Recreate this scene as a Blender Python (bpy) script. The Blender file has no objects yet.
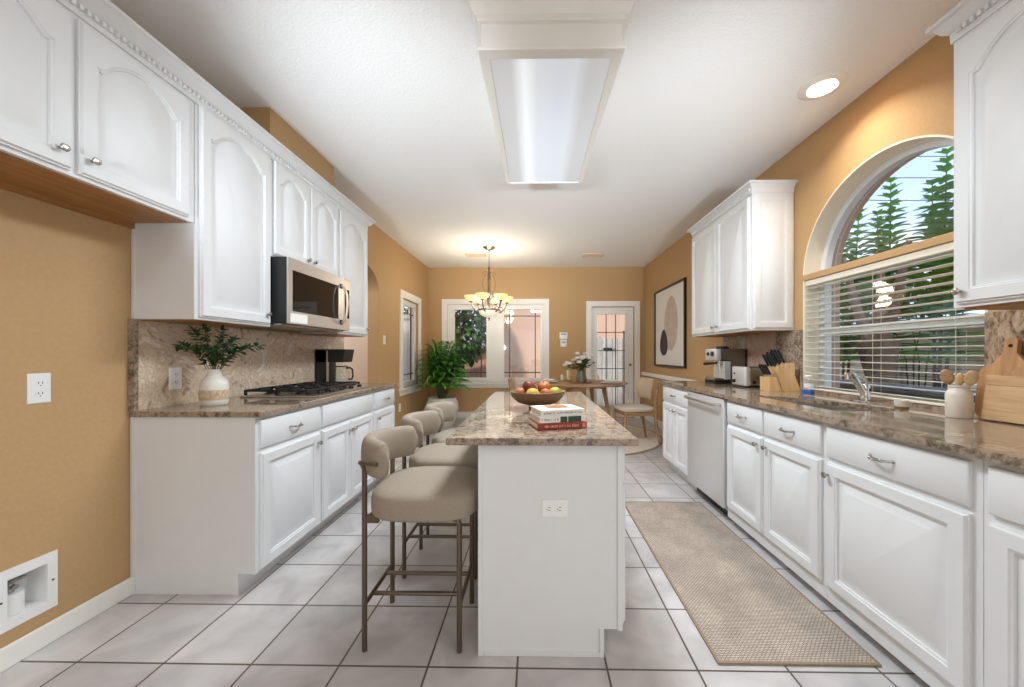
import bpy, bmesh, math, random
from mathutils import Vector, Matrix
random.seed(7)
SC = bpy.context.scene
COL = SC.collection
PI = math.pi

# ------------------------------------------------------------------ camera
FPX, CX, CY, EYE = 372.0, 529.0, 354.0, 1.2
cam_d = bpy.data.cameras.new('camera')
cam = bpy.data.objects.new('camera', cam_d)
COL.objects.link(cam)
cam_d.sensor_fit = 'HORIZONTAL'
cam_d.sensor_width = 36.0
cam_d.lens = FPX / 1024 * 36.0
cam_d.shift_x = -(CX - 512.0) / 1024
cam_d.shift_y = (CY - 343.5) / 1024
cam_d.clip_start = 0.02
cam.location = (0, 0, EYE)
cam.rotation_euler = (PI / 2, 0, math.atan(6 / FPX))
SC.camera = cam

# ------------------------------------------------------------------ view + world + lights
SC.view_settings.view_transform = 'Standard'
SC.view_settings.look = 'None'
SC.view_settings.gamma = 1.0
SC.view_settings.exposure = 0.2
try: SC.view_settings.use_curve_mapping = False
except Exception: pass
SC.cycles.use_denoising = True
SC.cycles.max_bounces = 10
SC.cycles.diffuse_bounces = 5
SC.cycles.glossy_bounces = 4
SC.cycles.transparent_max_bounces = 24
SC.cycles.sample_clamp_indirect = 6.0
SC.cycles.caustics_reflective = False
SC.cycles.caustics_refractive = False

def build_world():
    w = bpy.data.worlds.new('sky'); SC.world = w
    w.use_nodes = True
    nt = w.node_tree; nt.nodes.clear()
    N = nt.nodes.new; L = nt.links.new
    out = N('ShaderNodeOutputWorld'); bg = N('ShaderNodeBackground')
    tc = N('ShaderNodeTexCoord'); mp = N('ShaderNodeMapping'); mp.inputs['Scale'].default_value = (1.6, 1.6, 4.0)
    nz = N('ShaderNodeTexNoise'); nz.inputs['Scale'].default_value = 1.7; nz.inputs['Detail'].default_value = 5
    rp = N('ShaderNodeValToRGB')
    rp.color_ramp.elements[0].position = .40; rp.color_ramp.elements[0].color = (.46, .62, .86, 1)
    rp.color_ramp.elements[1].position = .62; rp.color_ramp.elements[1].color = (.86, .90, .96, 1)
    L(tc.outputs['Generated'], mp.inputs['Vector']); L(mp.outputs[0], nz.inputs['Vector'])
    L(nz.outputs['Fac'], rp.inputs['Fac']); L(rp.outputs[0], bg.inputs['Color'])
    bg.inputs['Strength'].default_value = 1.45
    L(bg.outputs[0], out.inputs['Surface'])
build_world()

def area(name, loc, rot, sx, sy, power, col):
    d = bpy.data.lights.new(name, 'AREA'); d.shape = 'RECTANGLE'; d.size = sx; d.size_y = sy
    d.energy = power; d.color = col
    o = bpy.data.objects.new(name, d); COL.objects.link(o); o.location = loc; o.rotation_euler = rot
    return o
def point(name, loc, r, power, col):
    d = bpy.data.lights.new(name, 'POINT'); d.shadow_soft_size = r; d.energy = power; d.color = col
    o = bpy.data.objects.new(name, d); COL.objects.link(o); o.location = loc
    return o
sun_d = bpy.data.lights.new('sun', 'SUN'); sun_d.energy = 3.0; sun_d.angle = math.radians(6); sun_d.color = (1, .96, .9)
sun = bpy.data.objects.new('sun', sun_d); COL.objects.link(sun)
sun.rotation_euler = Vector((-.36, -.60, .80)).to_track_quat('Z', 'Y').to_euler()     # afternoon sun coming over the roof
# added unseen fill panels behind and beside the camera; no openings are built there
area('rear_fill_light', (-.1, -3.85, 1.25), (math.radians(90), 0, 0), 3.2, 2.2, 12, (.86, .94, 1.0))
area('right_fill_light', (1.95, -1.7, 1.25), (0, math.radians(90), 0), 2.1, 2.0, 30, (.86, .94, 1.0))
area('left_fill_light', (-1.95, -1.9, 1.3), (0, math.radians(-90), 0), 2.0, 1.8, 5, (.97, .98, 1.0))
# two added spots out of view that brighten the ceiling as fill
def fill_spot(name, loc, aim, power, cone, col=(.84, .93, 1.0)):
    d = bpy.data.lights.new(name, 'SPOT'); d.energy = power; d.color = col
    d.spot_size = math.radians(cone); d.spot_blend = 1.0; d.shadow_soft_size = .09
    o = bpy.data.objects.new(name, d); COL.objects.link(o); o.location = loc
    o.rotation_euler = (Vector(aim) - Vector(loc)).to_track_quat('-Z', 'Y').to_euler()
fill_spot('ceiling_fill_right', (1.25, -.15, 1.45), (.75, 4.3, 2.83), 345, 47)
fill_spot('ceiling_fill_left', (-1.22, -.2, 1.45), (-.62, 4.1, 2.83), 395, 50)
# added fill lights under the ceiling behind the camera, without fixtures
for x, y in ((-.9, -.5), (1.2, -.5), (-.9, -2.2), (1.2, -2.2)): area('rear_ceiling_fill', (x, y, 2.82), (0, 0, 0), .15, .15, 6, (.88, .95, 1.0))

# ------------------------------------------------------------------ materials
def nmat(name):
    m = bpy.data.materials.new(name); m.use_nodes = True
    nt = m.node_tree; b = nt.nodes['Principled BSDF']
    return m, nt, b
def lin(r, g, b):
    f = lambda c: (c / 255) / 12.92 if c <= 10 else (((c / 255) + .055) / 1.055) ** 2.4
    return (f(r), f(g), f(b), 1)
def simple(name, rgb, rough=.5, metal=0.0, spec=.5, noise=0.0, scale=30, bump=0.0, coat=0, aniso=None):
    """principled material whose colour varies a little with a noise texture"""
    m, nt, b = nmat(name)
    c = lin(*rgb)
    b.inputs['Roughness'].default_value = rough; b.inputs['Metallic'].default_value = metal
    b.inputs['Specular IOR Level'].default_value = spec
    if coat: b.inputs['Coat Weight'].default_value = coat; b.inputs['Coat Roughness'].default_value = .05
    N = nt.nodes.new; L = nt.links.new
    tc = N('ShaderNodeTexCoord'); mp = N('ShaderNodeMapping'); nz = N('ShaderNodeTexNoise')
    if aniso: mp.inputs['Scale'].default_value = aniso
    nz.inputs['Scale'].default_value = scale; nz.inputs['Detail'].default_value = 4
    L(tc.outputs['Object'], mp.inputs['Vector']); L(mp.outputs[0], nz.inputs['Vector'])
    rp = N('ShaderNodeValToRGB')
    rp.color_ramp.elements[0].position = .3; rp.color_ramp.elements[1].position = .7
    k0, k1 = 1 - noise, 1 + noise
    rp.color_ramp.elements[0].color = (c[0] * k0, c[1] * k0, c[2] * k0, 1)
    rp.color_ramp.elements[1].color = (min(1, c[0] * k1), min(1, c[1] * k1), min(1, c[2] * k1), 1)
    L(nz.outputs['Fac'], rp.inputs['Fac']); L(rp.outputs[0], b.inputs['Base Color'])
    if bump:
        bp = N('ShaderNodeBump'); bp.inputs['Strength'].default_value = bump; bp.inputs['Distance'].default_value = .004
        L(nz.outputs['Fac'], bp.inputs['Height']); L(bp.outputs[0], b.inputs['Normal'])
    return m
def ramp_mat(name, stops, scale, rough, dist=1.2, detail=8, mscale=(1, 1, 1), speck=.35, speck_scale=60, coat=0, bump=0):
    """stone: veined noise through a colour ramp, with fine specks mixed over it"""
    m, nt, b = nmat(name); N = nt.nodes.new; L = nt.links.new
    tc = N('ShaderNodeTexCoord'); mp = N('ShaderNodeMapping'); mp.inputs['Scale'].default_value = mscale
    L(tc.outputs['Object'], mp.inputs['Vector'])
    n1 = N('ShaderNodeTexNoise'); n1.inputs['Scale'].default_value = scale; n1.inputs['Detail'].default_value = detail
    n1.inputs['Distortion'].default_value = dist; n1.inputs['Roughness'].default_value = .62
    n2 = N('ShaderNodeTexNoise'); n2.inputs['Scale'].default_value = speck_scale; n2.inputs['Detail'].default_value = 5
    n2.inputs['Roughness'].default_value = .7
    L(mp.outputs[0], n1.inputs['Vector']); L(mp.outputs[0], n2.inputs['Vector'])
    ma = N('ShaderNodeMix'); ma.data_type = 'FLOAT'; ma.inputs[0].default_value = speck
    L(n1.outputs['Fac'], ma.inputs[2]); L(n2.outputs['Fac'], ma.inputs[3])
    rp = N('ShaderNodeValToRGB'); e = rp.color_ramp.elements
    while len(e) < len(stops): e.new(.5)
    for el, (p, c) in zip(e, stops): el.position = p; el.color = lin(*c)
    L(ma.outputs[0], rp.inputs['Fac']); L(rp.outputs[0], b.inputs['Base Color'])
    b.inputs['Roughness'].default_value = rough
    if rough < .12: b.inputs['IOR'].default_value = 1.62
    if bump:
        bp = N('ShaderNodeBump'); bp.inputs['Strength'].default_value = bump; bp.inputs['Distance'].default_value = .004
        L(ma.outputs[0], bp.inputs['Height']); L(bp.outputs[0], b.inputs['Normal'])
    return m
def brick_mat(name, c1, c2, mort, bw, bh, ms, rough, off=(0, 0, 0), rot=(0, 0, 0), stagger=0.0, noise=.08, bump=.3, nscale=5):
    m, nt, b = nmat(name); N = nt.nodes.new; L = nt.links.new
    tc = N('ShaderNodeTexCoord'); mp = N('ShaderNodeMapping'); mp.inputs['Location'].default_value = off; mp.inputs['Rotation'].default_value = rot
    L(tc.outputs['Object'], mp.inputs['Vector'])
    br = N('ShaderNodeTexBrick'); br.offset = stagger; br.squash = 1.0
    br.inputs['Scale'].default_value = 1.0; br.inputs['Brick Width'].default_value = bw; br.inputs['Row Height'].default_value = bh
    br.inputs['Mortar Size'].default_value = ms; br.inputs['Mortar Smooth'].default_value = .1
    br.inputs['Color1'].default_value = lin(*c1); br.inputs['Color2'].default_value = lin(*c2); br.inputs['Mortar'].default_value = lin(*mort)
    L(mp.outputs[0], br.inputs['Vector'])
    nz = N('ShaderNodeTexNoise'); nz.inputs['Scale'].default_value = nscale; nz.inputs['Detail'].default_value = 7; nz.inputs['Distortion'].default_value = .6
    L(tc.outputs['Object'], nz.inputs['Vector'])
    mr = N('ShaderNodeMapRange'); mr.inputs['From Min'].default_value = .3; mr.inputs['From Max'].default_value = .7
    mr.inputs['To Min'].default_value = 1 - noise; mr.inputs['To Max'].default_value = 1 + noise * .4
    L(nz.outputs['Fac'], mr.inputs['Value'])
    mx = N('ShaderNodeVectorMath'); mx.operation = 'SCALE'
    L(br.outputs['Color'], mx.inputs[0]); L(mr.outputs[0], mx.inputs['Scale']); L(mx.outputs[0], b.inputs['Base Color'])
    b.inputs['Roughness'].default_value = rough
    if bump:
        bp = N('ShaderNodeBump'); bp.inputs['Strength'].default_value = bump; bp.inputs['Distance'].default_value = .002; bp.invert = True
        L(br.outputs['Fac'], bp.inputs['Height']); L(bp.outputs[0], b.inputs['Normal'])
    return m
def emit_mat(name, rgb, strength, base=None):
    m, nt, b = nmat(name)
    b.inputs['Base Color'].default_value = lin(*(base or rgb)); b.inputs['Roughness'].default_value = .4
    b.inputs['Emission Color'].default_value = lin(*rgb); b.inputs['Emission Strength'].default_value = strength
    N = nt.nodes.new; L = nt.links.new
    tc = N('ShaderNodeTexCoord'); nz = N('ShaderNodeTexNoise'); nz.inputs['Scale'].default_value = 9
    L(tc.outputs['Object'], nz.inputs['Vector'])
    mr = N('ShaderNodeMapRange'); mr.inputs['To Min'].default_value = strength * .8; mr.inputs['To Max'].default_value = strength * 1.2
    L(nz.outputs['Fac'], mr.inputs['Value']); L(mr.outputs[0], b.inputs['Emission Strength'])
    return m
def glass_mat(name, tint=(1, 1, 1), refl=1.0):
    m = bpy.data.materials.new(name); m.use_nodes = True; nt = m.node_tree; nt.nodes.clear()
    N = nt.nodes.new; L = nt.links.new
    out = N('ShaderNodeOutputMaterial'); mx = N('ShaderNodeMixShader'); t = N('ShaderNodeBsdfTransparent'); g = N('ShaderNodeBsdfGlossy')
    ge = N('ShaderNodeNewGeometry'); dt = N('ShaderNodeVectorMath'); dt.operation = 'DOT_PRODUCT'
    L(ge.outputs['Incoming'], dt.inputs[0]); L(ge.outputs['Normal'], dt.inputs[1])
    ab = N('ShaderNodeMath'); ab.operation = 'ABSOLUTE'; L(dt.outputs['Value'], ab.inputs[0])
    iv = N('ShaderNodeMath'); iv.operation = 'SUBTRACT'; iv.inputs[0].default_value = 1.0; L(ab.outputs[0], iv.inputs[1])
    pw = N('ShaderNodeMath'); pw.operation = 'POWER'; pw.inputs[1].default_value = 5.0; L(iv.outputs[0], pw.inputs[0])
    fr = N('ShaderNodeMath'); fr.operation = 'MULTIPLY_ADD'; fr.inputs[1].default_value = .95; fr.inputs[2].default_value = .04; L(pw.outputs[0], fr.inputs[0])
    t.inputs['Color'].default_value = (*tint, 1); g.inputs['Roughness'].default_value = .02; g.inputs['Color'].default_value = (refl, refl, refl, 1)
    L(fr.outputs[0], mx.inputs[0]); L(t.outputs[0], mx.inputs[1]); L(g.outputs[0], mx.inputs[2]); L(mx.outputs[0], out.inputs['Surface'])
    return m
def wood_mat(name, c1, c2, rough=.45, scale=3.0, mscale=(1, 12, 12)):
    m, nt, b = nmat(name); N = nt.nodes.new; L = nt.links.new
    tc = N('ShaderNodeTexCoord'); mp = N('ShaderNodeMapping'); mp.inputs['Scale'].default_value = mscale
    nz = N('ShaderNodeTexNoise'); nz.inputs['Scale'].default_value = scale; nz.inputs['Detail'].default_value = 6; nz.inputs['Distortion'].default_value = .8
    rp = N('ShaderNodeValToRGB'); rp.color_ramp.elements[0].position = .33; rp.color_ramp.elements[1].position = .68
    rp.color_ramp.elements[0].color = lin(*c1); rp.color_ramp.elements[1].color = lin(*c2)
    L(tc.outputs['Object'], mp.inputs['Vector']); L(mp.outputs[0], nz.inputs['Vector']); L(nz.outputs['Fac'], rp.inputs['Fac'])
    L(rp.outputs[0], b.inputs['Base Color']); b.inputs['Roughness'].default_value = rough
    return m

M = {}
M['wall'] = simple('tan_wall_paint', (190, 155, 110), .75, noise=.03, scale=55, bump=.35)
M['ceiling'] = simple('white_ceiling', (246, 246, 246), .85, noise=.015, scale=70, bump=.5)
M['white'] = simple('white_cabinet_paint', (226, 227, 228), .5, noise=.01, scale=12)
M['trim'] = simple('white_trim_paint', (240, 238, 232), .4, noise=.01, scale=12)
M['lining'] = simple('cream_reveal_paint', (238, 232, 214), .55, noise=.015, scale=20)
M['floor'] = brick_mat('grey_floor_tile', (208, 204, 203), (194, 190, 190), (98, 84, 74), .343, .3395, .0042, .28, off=(-.275, -1.42, 0), noise=.26, nscale=4.5)
M['granite'] = ramp_mat('brown_beige_granite', [(.30, (44, 36, 28)), (.40, (92, 78, 62)), (.465, (126, 108, 90)), (.52, (156, 138, 120)), (.58, (168, 150, 134)), (.66, (130, 114, 96)), (.76, (176, 162, 146))], 7.5, .07, dist=1.3, speck=.58, speck_scale=55)
M['splash'] = ramp_mat('veined_backsplash_stone', [(.30, (110, 88, 68)), (.40, (180, 154, 128)), (.47, (224, 206, 184)), (.54, (202, 174, 146)), (.60, (232, 222, 208)), (.72, (172, 160, 140))], 4.2, .07, dist=2.6, speck=.26, speck_scale=36)
M['splash_dark'] = ramp_mat('dark_veined_granite', [(.32, (46, 38, 34)), (.42, (104, 88, 74)), (.50, (164, 142, 120)), (.60, (192, 174, 152)), (.72, (122, 114, 106))], 7, .10, dist=2.2, speck=.42, speck_scale=50, mscale=(1, 1.8, .8))
M['splash_pink'] = ramp_mat('pink_beige_stone_tile', [(.30, (144, 118, 102)), (.45, (184, 156, 138)), (.6, (202, 178, 160)), (.75, (180, 156, 136))], 8, .15, dist=1, speck=.35)
M['steel'] = simple('brushed_steel', (200, 198, 194), .30, metal=1.0, noise=.04, scale=8, aniso=(1, 1, 60))
M['steel_mid'] = simple('grey_steel_face', (206, 202, 198), .34, metal=.8, noise=.03, scale=8, aniso=(1, 60, 1))
M['steel_light'] = simple('satin_steel_panel', (228, 229, 230), .38, metal=.55, noise=.03, scale=8, aniso=(1, 60, 1))
M['chrome'] = simple('polished_chrome', (215, 215, 215), .10, metal=1.0, noise=.01)
M['nickel'] = simple('satin_nickel', (178, 174, 168), .25, metal=1.0, noise=.02)
M['black'] = simple('black_plastic', (26, 26, 27), .35, noise=.05)
M['iron'] = simple('black_cast_iron', (28, 27, 27), .55, noise=.1, scale=80)
M['blackglass'] = simple('black_glass', (18, 15, 13), .04, noise=.02)
M['bronze'] = simple('bronze_metal', (112, 98, 84), .38, metal=.75, noise=.04)
M['fabric'] = simple('taupe_boucle_fabric', (158, 145, 130), .95, spec=.2, noise=.10, scale=230, bump=.5)
M['oak'] = wood_mat('light_oak', (148, 112, 78), (182, 146, 108))
M['oakdark'] = wood_mat('brown_oak', (120, 82, 50), (150, 108, 70))
M['cabwood'] = wood_mat('cabinet_underside_wood', (150, 102, 56), (178, 128, 76), mscale=(12, 1, 12))
M['boardwood'] = wood_mat('chopping_board_wood', (158, 112, 70), (194, 150, 104), mscale=(9, 9, .9))
M['boardlight'] = wood_mat('pale_chopping_board_wood', (182, 144, 102), (212, 178, 136), mscale=(9, .9, 9))
M['blockwood'] = wood_mat('knife_block_beech', (206, 164, 112), (228, 192, 142), mscale=(9, 9, 1))
M['backpanel'] = simple('pale_beige_chair_back', (192, 170, 144), .7, noise=.05, scale=30)
M['linen'] = simple('cream_seat_fabric', (206, 196, 180), .95, spec=.2, noise=.05, scale=200, bump=.3)
M['ceramic'] = simple('white_glazed_ceramic', (232, 228, 220), .35, noise=.03, scale=20)
M['cream'] = simple('cream_stoneware', (226, 218, 204), .45, noise=.04, scale=20)
M['plastic'] = simple('white_plastic', (240, 240, 238), .4, noise=.01)
M['socket'] = simple('dark_slot', (60, 58, 56), .6, noise=.02)
M['glass'] = glass_mat('window_glass')
M['clear'] = glass_mat('clear_glass', (.95, .97, .96))
M['leaf'] = simple('green_leaf', (62, 108, 48), .5, noise=.3, scale=6)
M['leafdark'] = simple('dark_green_leaf', (46, 74, 40), .55, noise=.3, scale=12)
M['leafpalm'] = simple('palm_leaf', (88, 156, 54), .45, noise=.3, scale=6)
M['leafsky'] = simple('bright_green_leaf', (92, 156, 58), .5, noise=.3, scale=5)
M['stem'] = simple('green_stem', (98, 110, 60), .6, noise=.15)
M['bark'] = simple('grey_brown_bark', (82, 70, 64), .9, noise=.25, scale=14, bump=.6)
M['slat'] = simple('ivory_blind_slat', (232, 226, 210), .45, noise=.02)
M['frame_alu'] = simple('pale_window_frame', (226, 230, 234), .35, noise=.01)
M['lead'] = simple('dark_lead_came', (72, 66, 64), .45, metal=.3, noise=.05)

# ------------------------------------------------------------------ mesh builder
class MB:
    def __init__(s): s.bm = bmesh.new()
    def box(s, x0, x1, y0, y1, z0, z1, bev=0, seg=1):
        r = bmesh.ops.create_cube(s.bm, size=1.0)
        for v in r['verts']:
            v.co = Vector(((x0 + x1) / 2 + v.co.x * (x1 - x0), (y0 + y1) / 2 + v.co.y * (y1 - y0), (z0 + z1) / 2 + v.co.z * (z1 - z0)))
        if bev:
            es = {e for v in r['verts'] for e in v.link_edges}
            bmesh.ops.bevel(s.bm, geom=list(es), offset=bev, segments=seg, affect='EDGES', profile=.5)
        return s
    def obox(s, c, sx, sy, sz, rot=(0, 0, 0), bev=0, seg=1):
        """box of the given size, turned about its own centre"""
        r = bmesh.ops.create_cube(s.bm, size=1.0)
        vs = r['verts']
        for v in vs: v.co = Vector((v.co.x * sx, v.co.y * sy, v.co.z * sz))
        if bev:
            es = {e for v in vs for e in v.link_edges}
            rb = bmesh.ops.bevel(s.bm, geom=list(es), offset=bev, segments=seg, affect='EDGES', profile=.5)
            vs = list({v for f in rb['faces'] for v in f.verts} | {v for v in vs if v.is_valid})
        mt = Matrix.Translation(Vector(c)) @ (Matrix.Rotation(rot[2], 4, 'Z') @ Matrix.Rotation(rot[1], 4, 'Y') @ Matrix.Rotation(rot[0], 4, 'X'))
        for v in vs: v.co = mt @ v.co
        return s
    def loft(s, loops, cap0=True, cap1=True, closed=True):
        rings = [[s.bm.verts.new(p) for p in lp] for lp in loops]
        for a, b in zip(rings, rings[1:]):
            n = len(a)
            for i in range(n if closed else n - 1):
                j = (i + 1) % n
                try: s.bm.faces.new((a[i], a[j], b[j], b[i]))
                except ValueError: pass
        if cap0 and len(rings[0]) > 2: s.bm.faces.new(rings[0][::-1])
        if cap1 and len(rings[-1]) > 2: s.bm.faces.new(rings[-1])
        return s
    def cyl(s, p0, p1, r0, r1=None, seg=16):
        p0, p1 = Vector(p0), Vector(p1); r1 = r0 if r1 is None else r1
        d = (p1 - p0).normalized(); a = d.orthogonal().normalized(); b = d.cross(a)
        lp = lambda p, r: [p + (a * math.cos(2 * PI * i / seg) + b * math.sin(2 * PI * i / seg)) * r for i in range(seg)]
        return s.loft([lp(p0, r0), lp(p1, r1)])
    def tube(s, pts, r, seg=8, closed=False):
        P = [Vector(p) for p in pts]; n = len(P); rr = r if isinstance(r, (list, tuple)) else [r] * n
        T = []
        for i in range(n):
            if closed: t = P[(i + 1) % n] - P[i - 1]
            else: t = P[min(i + 1, n - 1)] - P[max(i - 1, 0)]
            T.append(t.normalized())
        u = T[0].orthogonal().normalized(); loops = []
        for i in range(n):
            u = u - T[i] * u.dot(T[i])
            u = u.normalized() if u.length > 1e-6 else T[i].orthogonal().normalized()
            w = T[i].cross(u)
            loops.append([P[i] + (u * math.cos(2 * PI * k / seg) + w * math.sin(2 * PI * k / seg)) * rr[i] for k in range(seg)])
        if closed: loops.append(loops[0])
        return s.loft(loops, not closed, not closed)
    def lathe(s, prof, c=(0, 0, 0), seg=32, axis='Z', sc=(1, 1)):
        c = Vector(c)
        def P(r, z, k):
            a = 2 * PI * k / seg; x, y = r * math.cos(a) * sc[0], r * math.sin(a) * sc[1]
            if axis == 'Z': return c + Vector((x, y, z))
            if axis == 'X': return c + Vector((z, x, y))
            return c + Vector((x, z, y))
        ring_ = tuple(prof[0]) == tuple(prof[-1])
        return s.loft([[P(max(r, .0002), z, k) for k in range(seg)] for r, z in prof], not ring_, not ring_)
    def ell(s, c, rx, ry, rz, seg=16, rings=10, rot=(0, 0, 0)):
        mt = Matrix.Translation(Vector(c)) @ (Matrix.Rotation(rot[2], 4, 'Z') @ Matrix.Rotation(rot[1], 4, 'Y') @ Matrix.Rotation(rot[0], 4, 'X'))
        lo = []
        for i in range(rings + 1):
            t = PI * i / rings; z = -math.cos(t); q = max(math.sin(t), .004)
            lo.append([mt @ Vector((rx * q * math.cos(2 * PI * k / seg), ry * q * math.sin(2 * PI * k / seg), rz * z)) for k in range(seg)])
        return s.loft(lo)
    def plate(s, outer, holes, fn, t0, t1):
        """flat outline with holes in (u,v), filled and given thickness from t0 to t1 by fn(u,v,t)"""
        bm = s.bm; es = []; loops = []
        for lp in [outer] + list(holes):
            vs = [bm.verts.new(fn(u, v, t0)) for u, v in lp]; loops.append((vs, lp))
            for i in range(len(vs)): es.append(bm.edges.new((vs[i], vs[(i + 1) % len(vs)])))
        if holes:
            r = bmesh.ops.triangle_fill(bm, use_beauty=True, use_dissolve=False, edges=es)
            f0 = [g for g in r['geom'] if isinstance(g, bmesh.types.BMFace)]
        else:
            f0 = [bm.faces.new(loops[0][0])]
        mp = {}
        for vs, lp in loops:
            ws = [bm.verts.new(fn(u, v, t1)) for u, v in lp]
            for a, b in zip(vs, ws): mp[a] = b
            for i in range(len(vs)):
                j = (i + 1) % len(vs); bm.faces.new((vs[i], vs[j], ws[j], ws[i]))
        for f in f0: bm.faces.new([mp[v] for v in f.verts][::-1])
        return s
    def leaf(s, base, d, up, L, W, fold=.25, curl=.0):
        """a pointed leaf blade of two folded halves"""
        base, d, up = Vector(base), Vector(d).normalized(), Vector(up)
        sd = d.cross(up); sd = sd.normalized() if sd.length > 1e-5 else d.orthogonal().normalized()
        up = sd.cross(d)
        pr = [(0, .0), (.25, .8), (.5, 1), (.78, .62), (1, 0)]
        mid = [s.bm.verts.new(base + d * (L * t) - up * (curl * L * t * t)) for t, w in pr]
        for sg in (1, -1):
            ed = [s.bm.verts.new(base + d * (L * t) + sd * (sg * W * .5 * w) + up * (fold * W * w - curl * L * t * t)) for t, w in pr[1:-1]]
            ch = [mid[0]] + ed + [mid[-1]]
            for i in range(len(pr) - 1):
                q = [mid[i], mid[i + 1], ch[i + 1], ch[i]]
                q = [v for k, v in enumerate(q) if v not in q[:k]]
                if len(q) > 2: s.bm.faces.new(q)
        return s
    def build(s, name, mat, parent=None, loc=None, smooth=35, recalc=True):
        bm = s.bm
        if recalc: bmesh.ops.recalc_face_normals(bm, faces=bm.faces[:])
        me = bpy.data.meshes.new(name)
        xs = [v.co for v in bm.verts]
        if parent is not None: o0 = Vector(parent['_w']) if '_w' in parent else Vector((0, 0, 0))
        elif loc is not None: o0 = Vector(loc)
        else:
            o0 = Vector(((min(v.x for v in xs) + max(v.x for v in xs)) / 2, (min(v.y for v in xs) + max(v.y for v in xs)) / 2, min(v.z for v in xs)))
        for v in bm.verts: v.co -= o0
        bm.to_mesh(me); bm.free()
        if smooth:
            for p in me.polygons: p.use_smooth = True
            try: me.set_sharp_from_angle(angle=math.radians(smooth))
            except Exception: pass
        me.materials.append(M[mat] if isinstance(mat, str) else mat)
        o = bpy.data.objects.new(name, me); COL.objects.link(o)
        if parent is not None: o.parent = parent; o['_w'] = tuple(o0)
        else: o.location = o0; o['_w'] = tuple(o0)
        return o

def tag(o, label, cat, group=None, kind=None):
    o['label'] = label; o['category'] = cat
    if group: o['group'] = group
    if kind: o['kind'] = kind
    return o
def thing(name, label, cat, loc, group=None):
    o = bpy.data.objects.new(name, None); COL.objects.link(o); o.location = loc; o['_w'] = tuple(loc)
    o.empty_display_size = .1
    return tag(o, label, cat, group)
def struct(o, label=None):
    o['kind'] = 'structure'
    if label: o['label'] = label
    return o
def dup(root, offset=(0, 0, 0), label=None, rotz=None):
    """a copy of a thing with copies of its parts and sub-parts"""
    r = root.copy(); COL.objects.link(r); r.location = Vector(root.location) + Vector(offset)
    if rotz is not None: r.rotation_euler = (0, 0, rotz)
    if label: r['label'] = label
    for ch in list(root.children):
        c = ch.copy(); COL.objects.link(c); c.parent = r
        for g in list(ch.children):
            d = g.copy(); COL.objects.link(d); d.parent = c
    return r

# ------------------------------------------------------------------ room numbers
XL, XR, YB, HC = -2.02, 2.05, 7.0, 2.83
YR = -4.0
def arc(c, r, a0, a1, n, ry=None):
    ry = ry or r
    return [(c[0] + r * math.cos(a0 + (a1 - a0) * i / n), c[1] + ry * math.sin(a0 + (a1 - a0) * i / n)) for i in range(n + 1)]
fX = lambda u, v, t: Vector((t, u, v))
fY = lambda u, v, t: Vector((u, t, v))
fZ = lambda u, v, t: Vector((u, v, t))

# ------------------------------------------------------------------ shell
struct(MB().box(-4.6, 2.4, YR - .2, 7.2, -.12, 0).build('floor', 'floor', loc=(0, 0, 0)))
canh = [(1.745 + .076 * math.cos(2 * PI * k / 36), 2.29 + .076 * math.sin(2 * PI * k / 36)) for k in range(36)]
struct(MB().plate([(-4.6, YR - .2), (2.9, YR - .2), (2.9, 7.9), (-4.6, 7.9)], [canh], fZ, HC, HC + .15).build('ceiling', 'ceiling', loc=(0, 0, HC)))
# left wall with the arched opening to the hall and the tall window
AY0, AY1, ASP = 3.90, 4.79, 1.99
LW = (5.62, 6.40, .68, 2.06)
archh = [(AY0, .0), (AY1, .0)]
archh = [(AY0, .001)] + [(AY1, .001)] + arc(((AY0 + AY1) / 2, ASP), (AY1 - AY0) / 2, 0, PI, 20, .30)
winh = [(LW[0], LW[2]), (LW[1], LW[2]), (LW[1], LW[3]), (LW[0], LW[3])]
iceh = [(1.383, .173), (1.510, .173), (1.510, .340), (1.383, .340)]
struct(MB().plate([(YR, 0), (YB + .15, 0), (YB + .15, HC), (YR, HC)], [archh, winh, iceh], fX, XL, XL - .15).build('wall_left', 'wall'))
# back wall with the double window and the garden door
BW = (-1.66, .17, .66, 2.14)
BD = (1.06, 1.86, .0, 2.09)
struct(MB().plate([(XL - .15, 0), (XR + .2, 0), (XR + .2, HC), (XL - .15, HC)],
       [[(BW[0], BW[2]), (BW[1], BW[2]), (BW[1], BW[3]), (BW[0], BW[3])], [(BD[0], .001), (BD[1], .001), (BD[1], BD[3]), (BD[0], BD[3])]],
       fY, YB, YB + .15).build('wall_back', 'wall'))
# right wall with the arched window over the sink
WC, WR, WSP, WB = 2.297, .580, 1.78, .90
def arch_shape(ins, wb=None):
    y0 = WC - WR + ins; wb = WB if wb is None else wb
    return [(y0, wb), (WC + WR - ins, wb)] + arc((2.25, WSP), .627 - ins, 0, PI, 40) + [(y0, WSP - .02)]
arcw = arch_shape(0)
struct(MB().plate([(YR, 0), (YB + .15, 0), (YB + .15, HC), (YR, HC)], [arcw], fX, XR, XR + .18).build('wall_right', 'wall'))
struct(MB().plate([(-4.6, 0), (2.4, 0), (2.4, HC), (-4.6, HC)], [], fY, YR, YR - .15).build('wall_rear', 'ceiling'))
# hall seen through the arched opening
M['hall'] = simple('pale_pink_beige_paint', (222, 206, 192), .8, noise=.03, scale=40, bump=.2)
struct(MB().box(-4.6, XL - .15, 5.45, 5.55, 0, HC).build('wall_hall_end', 'hall'))
struct(MB().box(-4.6, -4.5, YR, 5.45, 0, HC).build('wall_hall_side', 'hall'))
point('hall_fill_light', (-3.1, 4.3, 2.5), .12, 42, (.98, .97, .95))  # unseen light added to brighten the hall, no fixture
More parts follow.
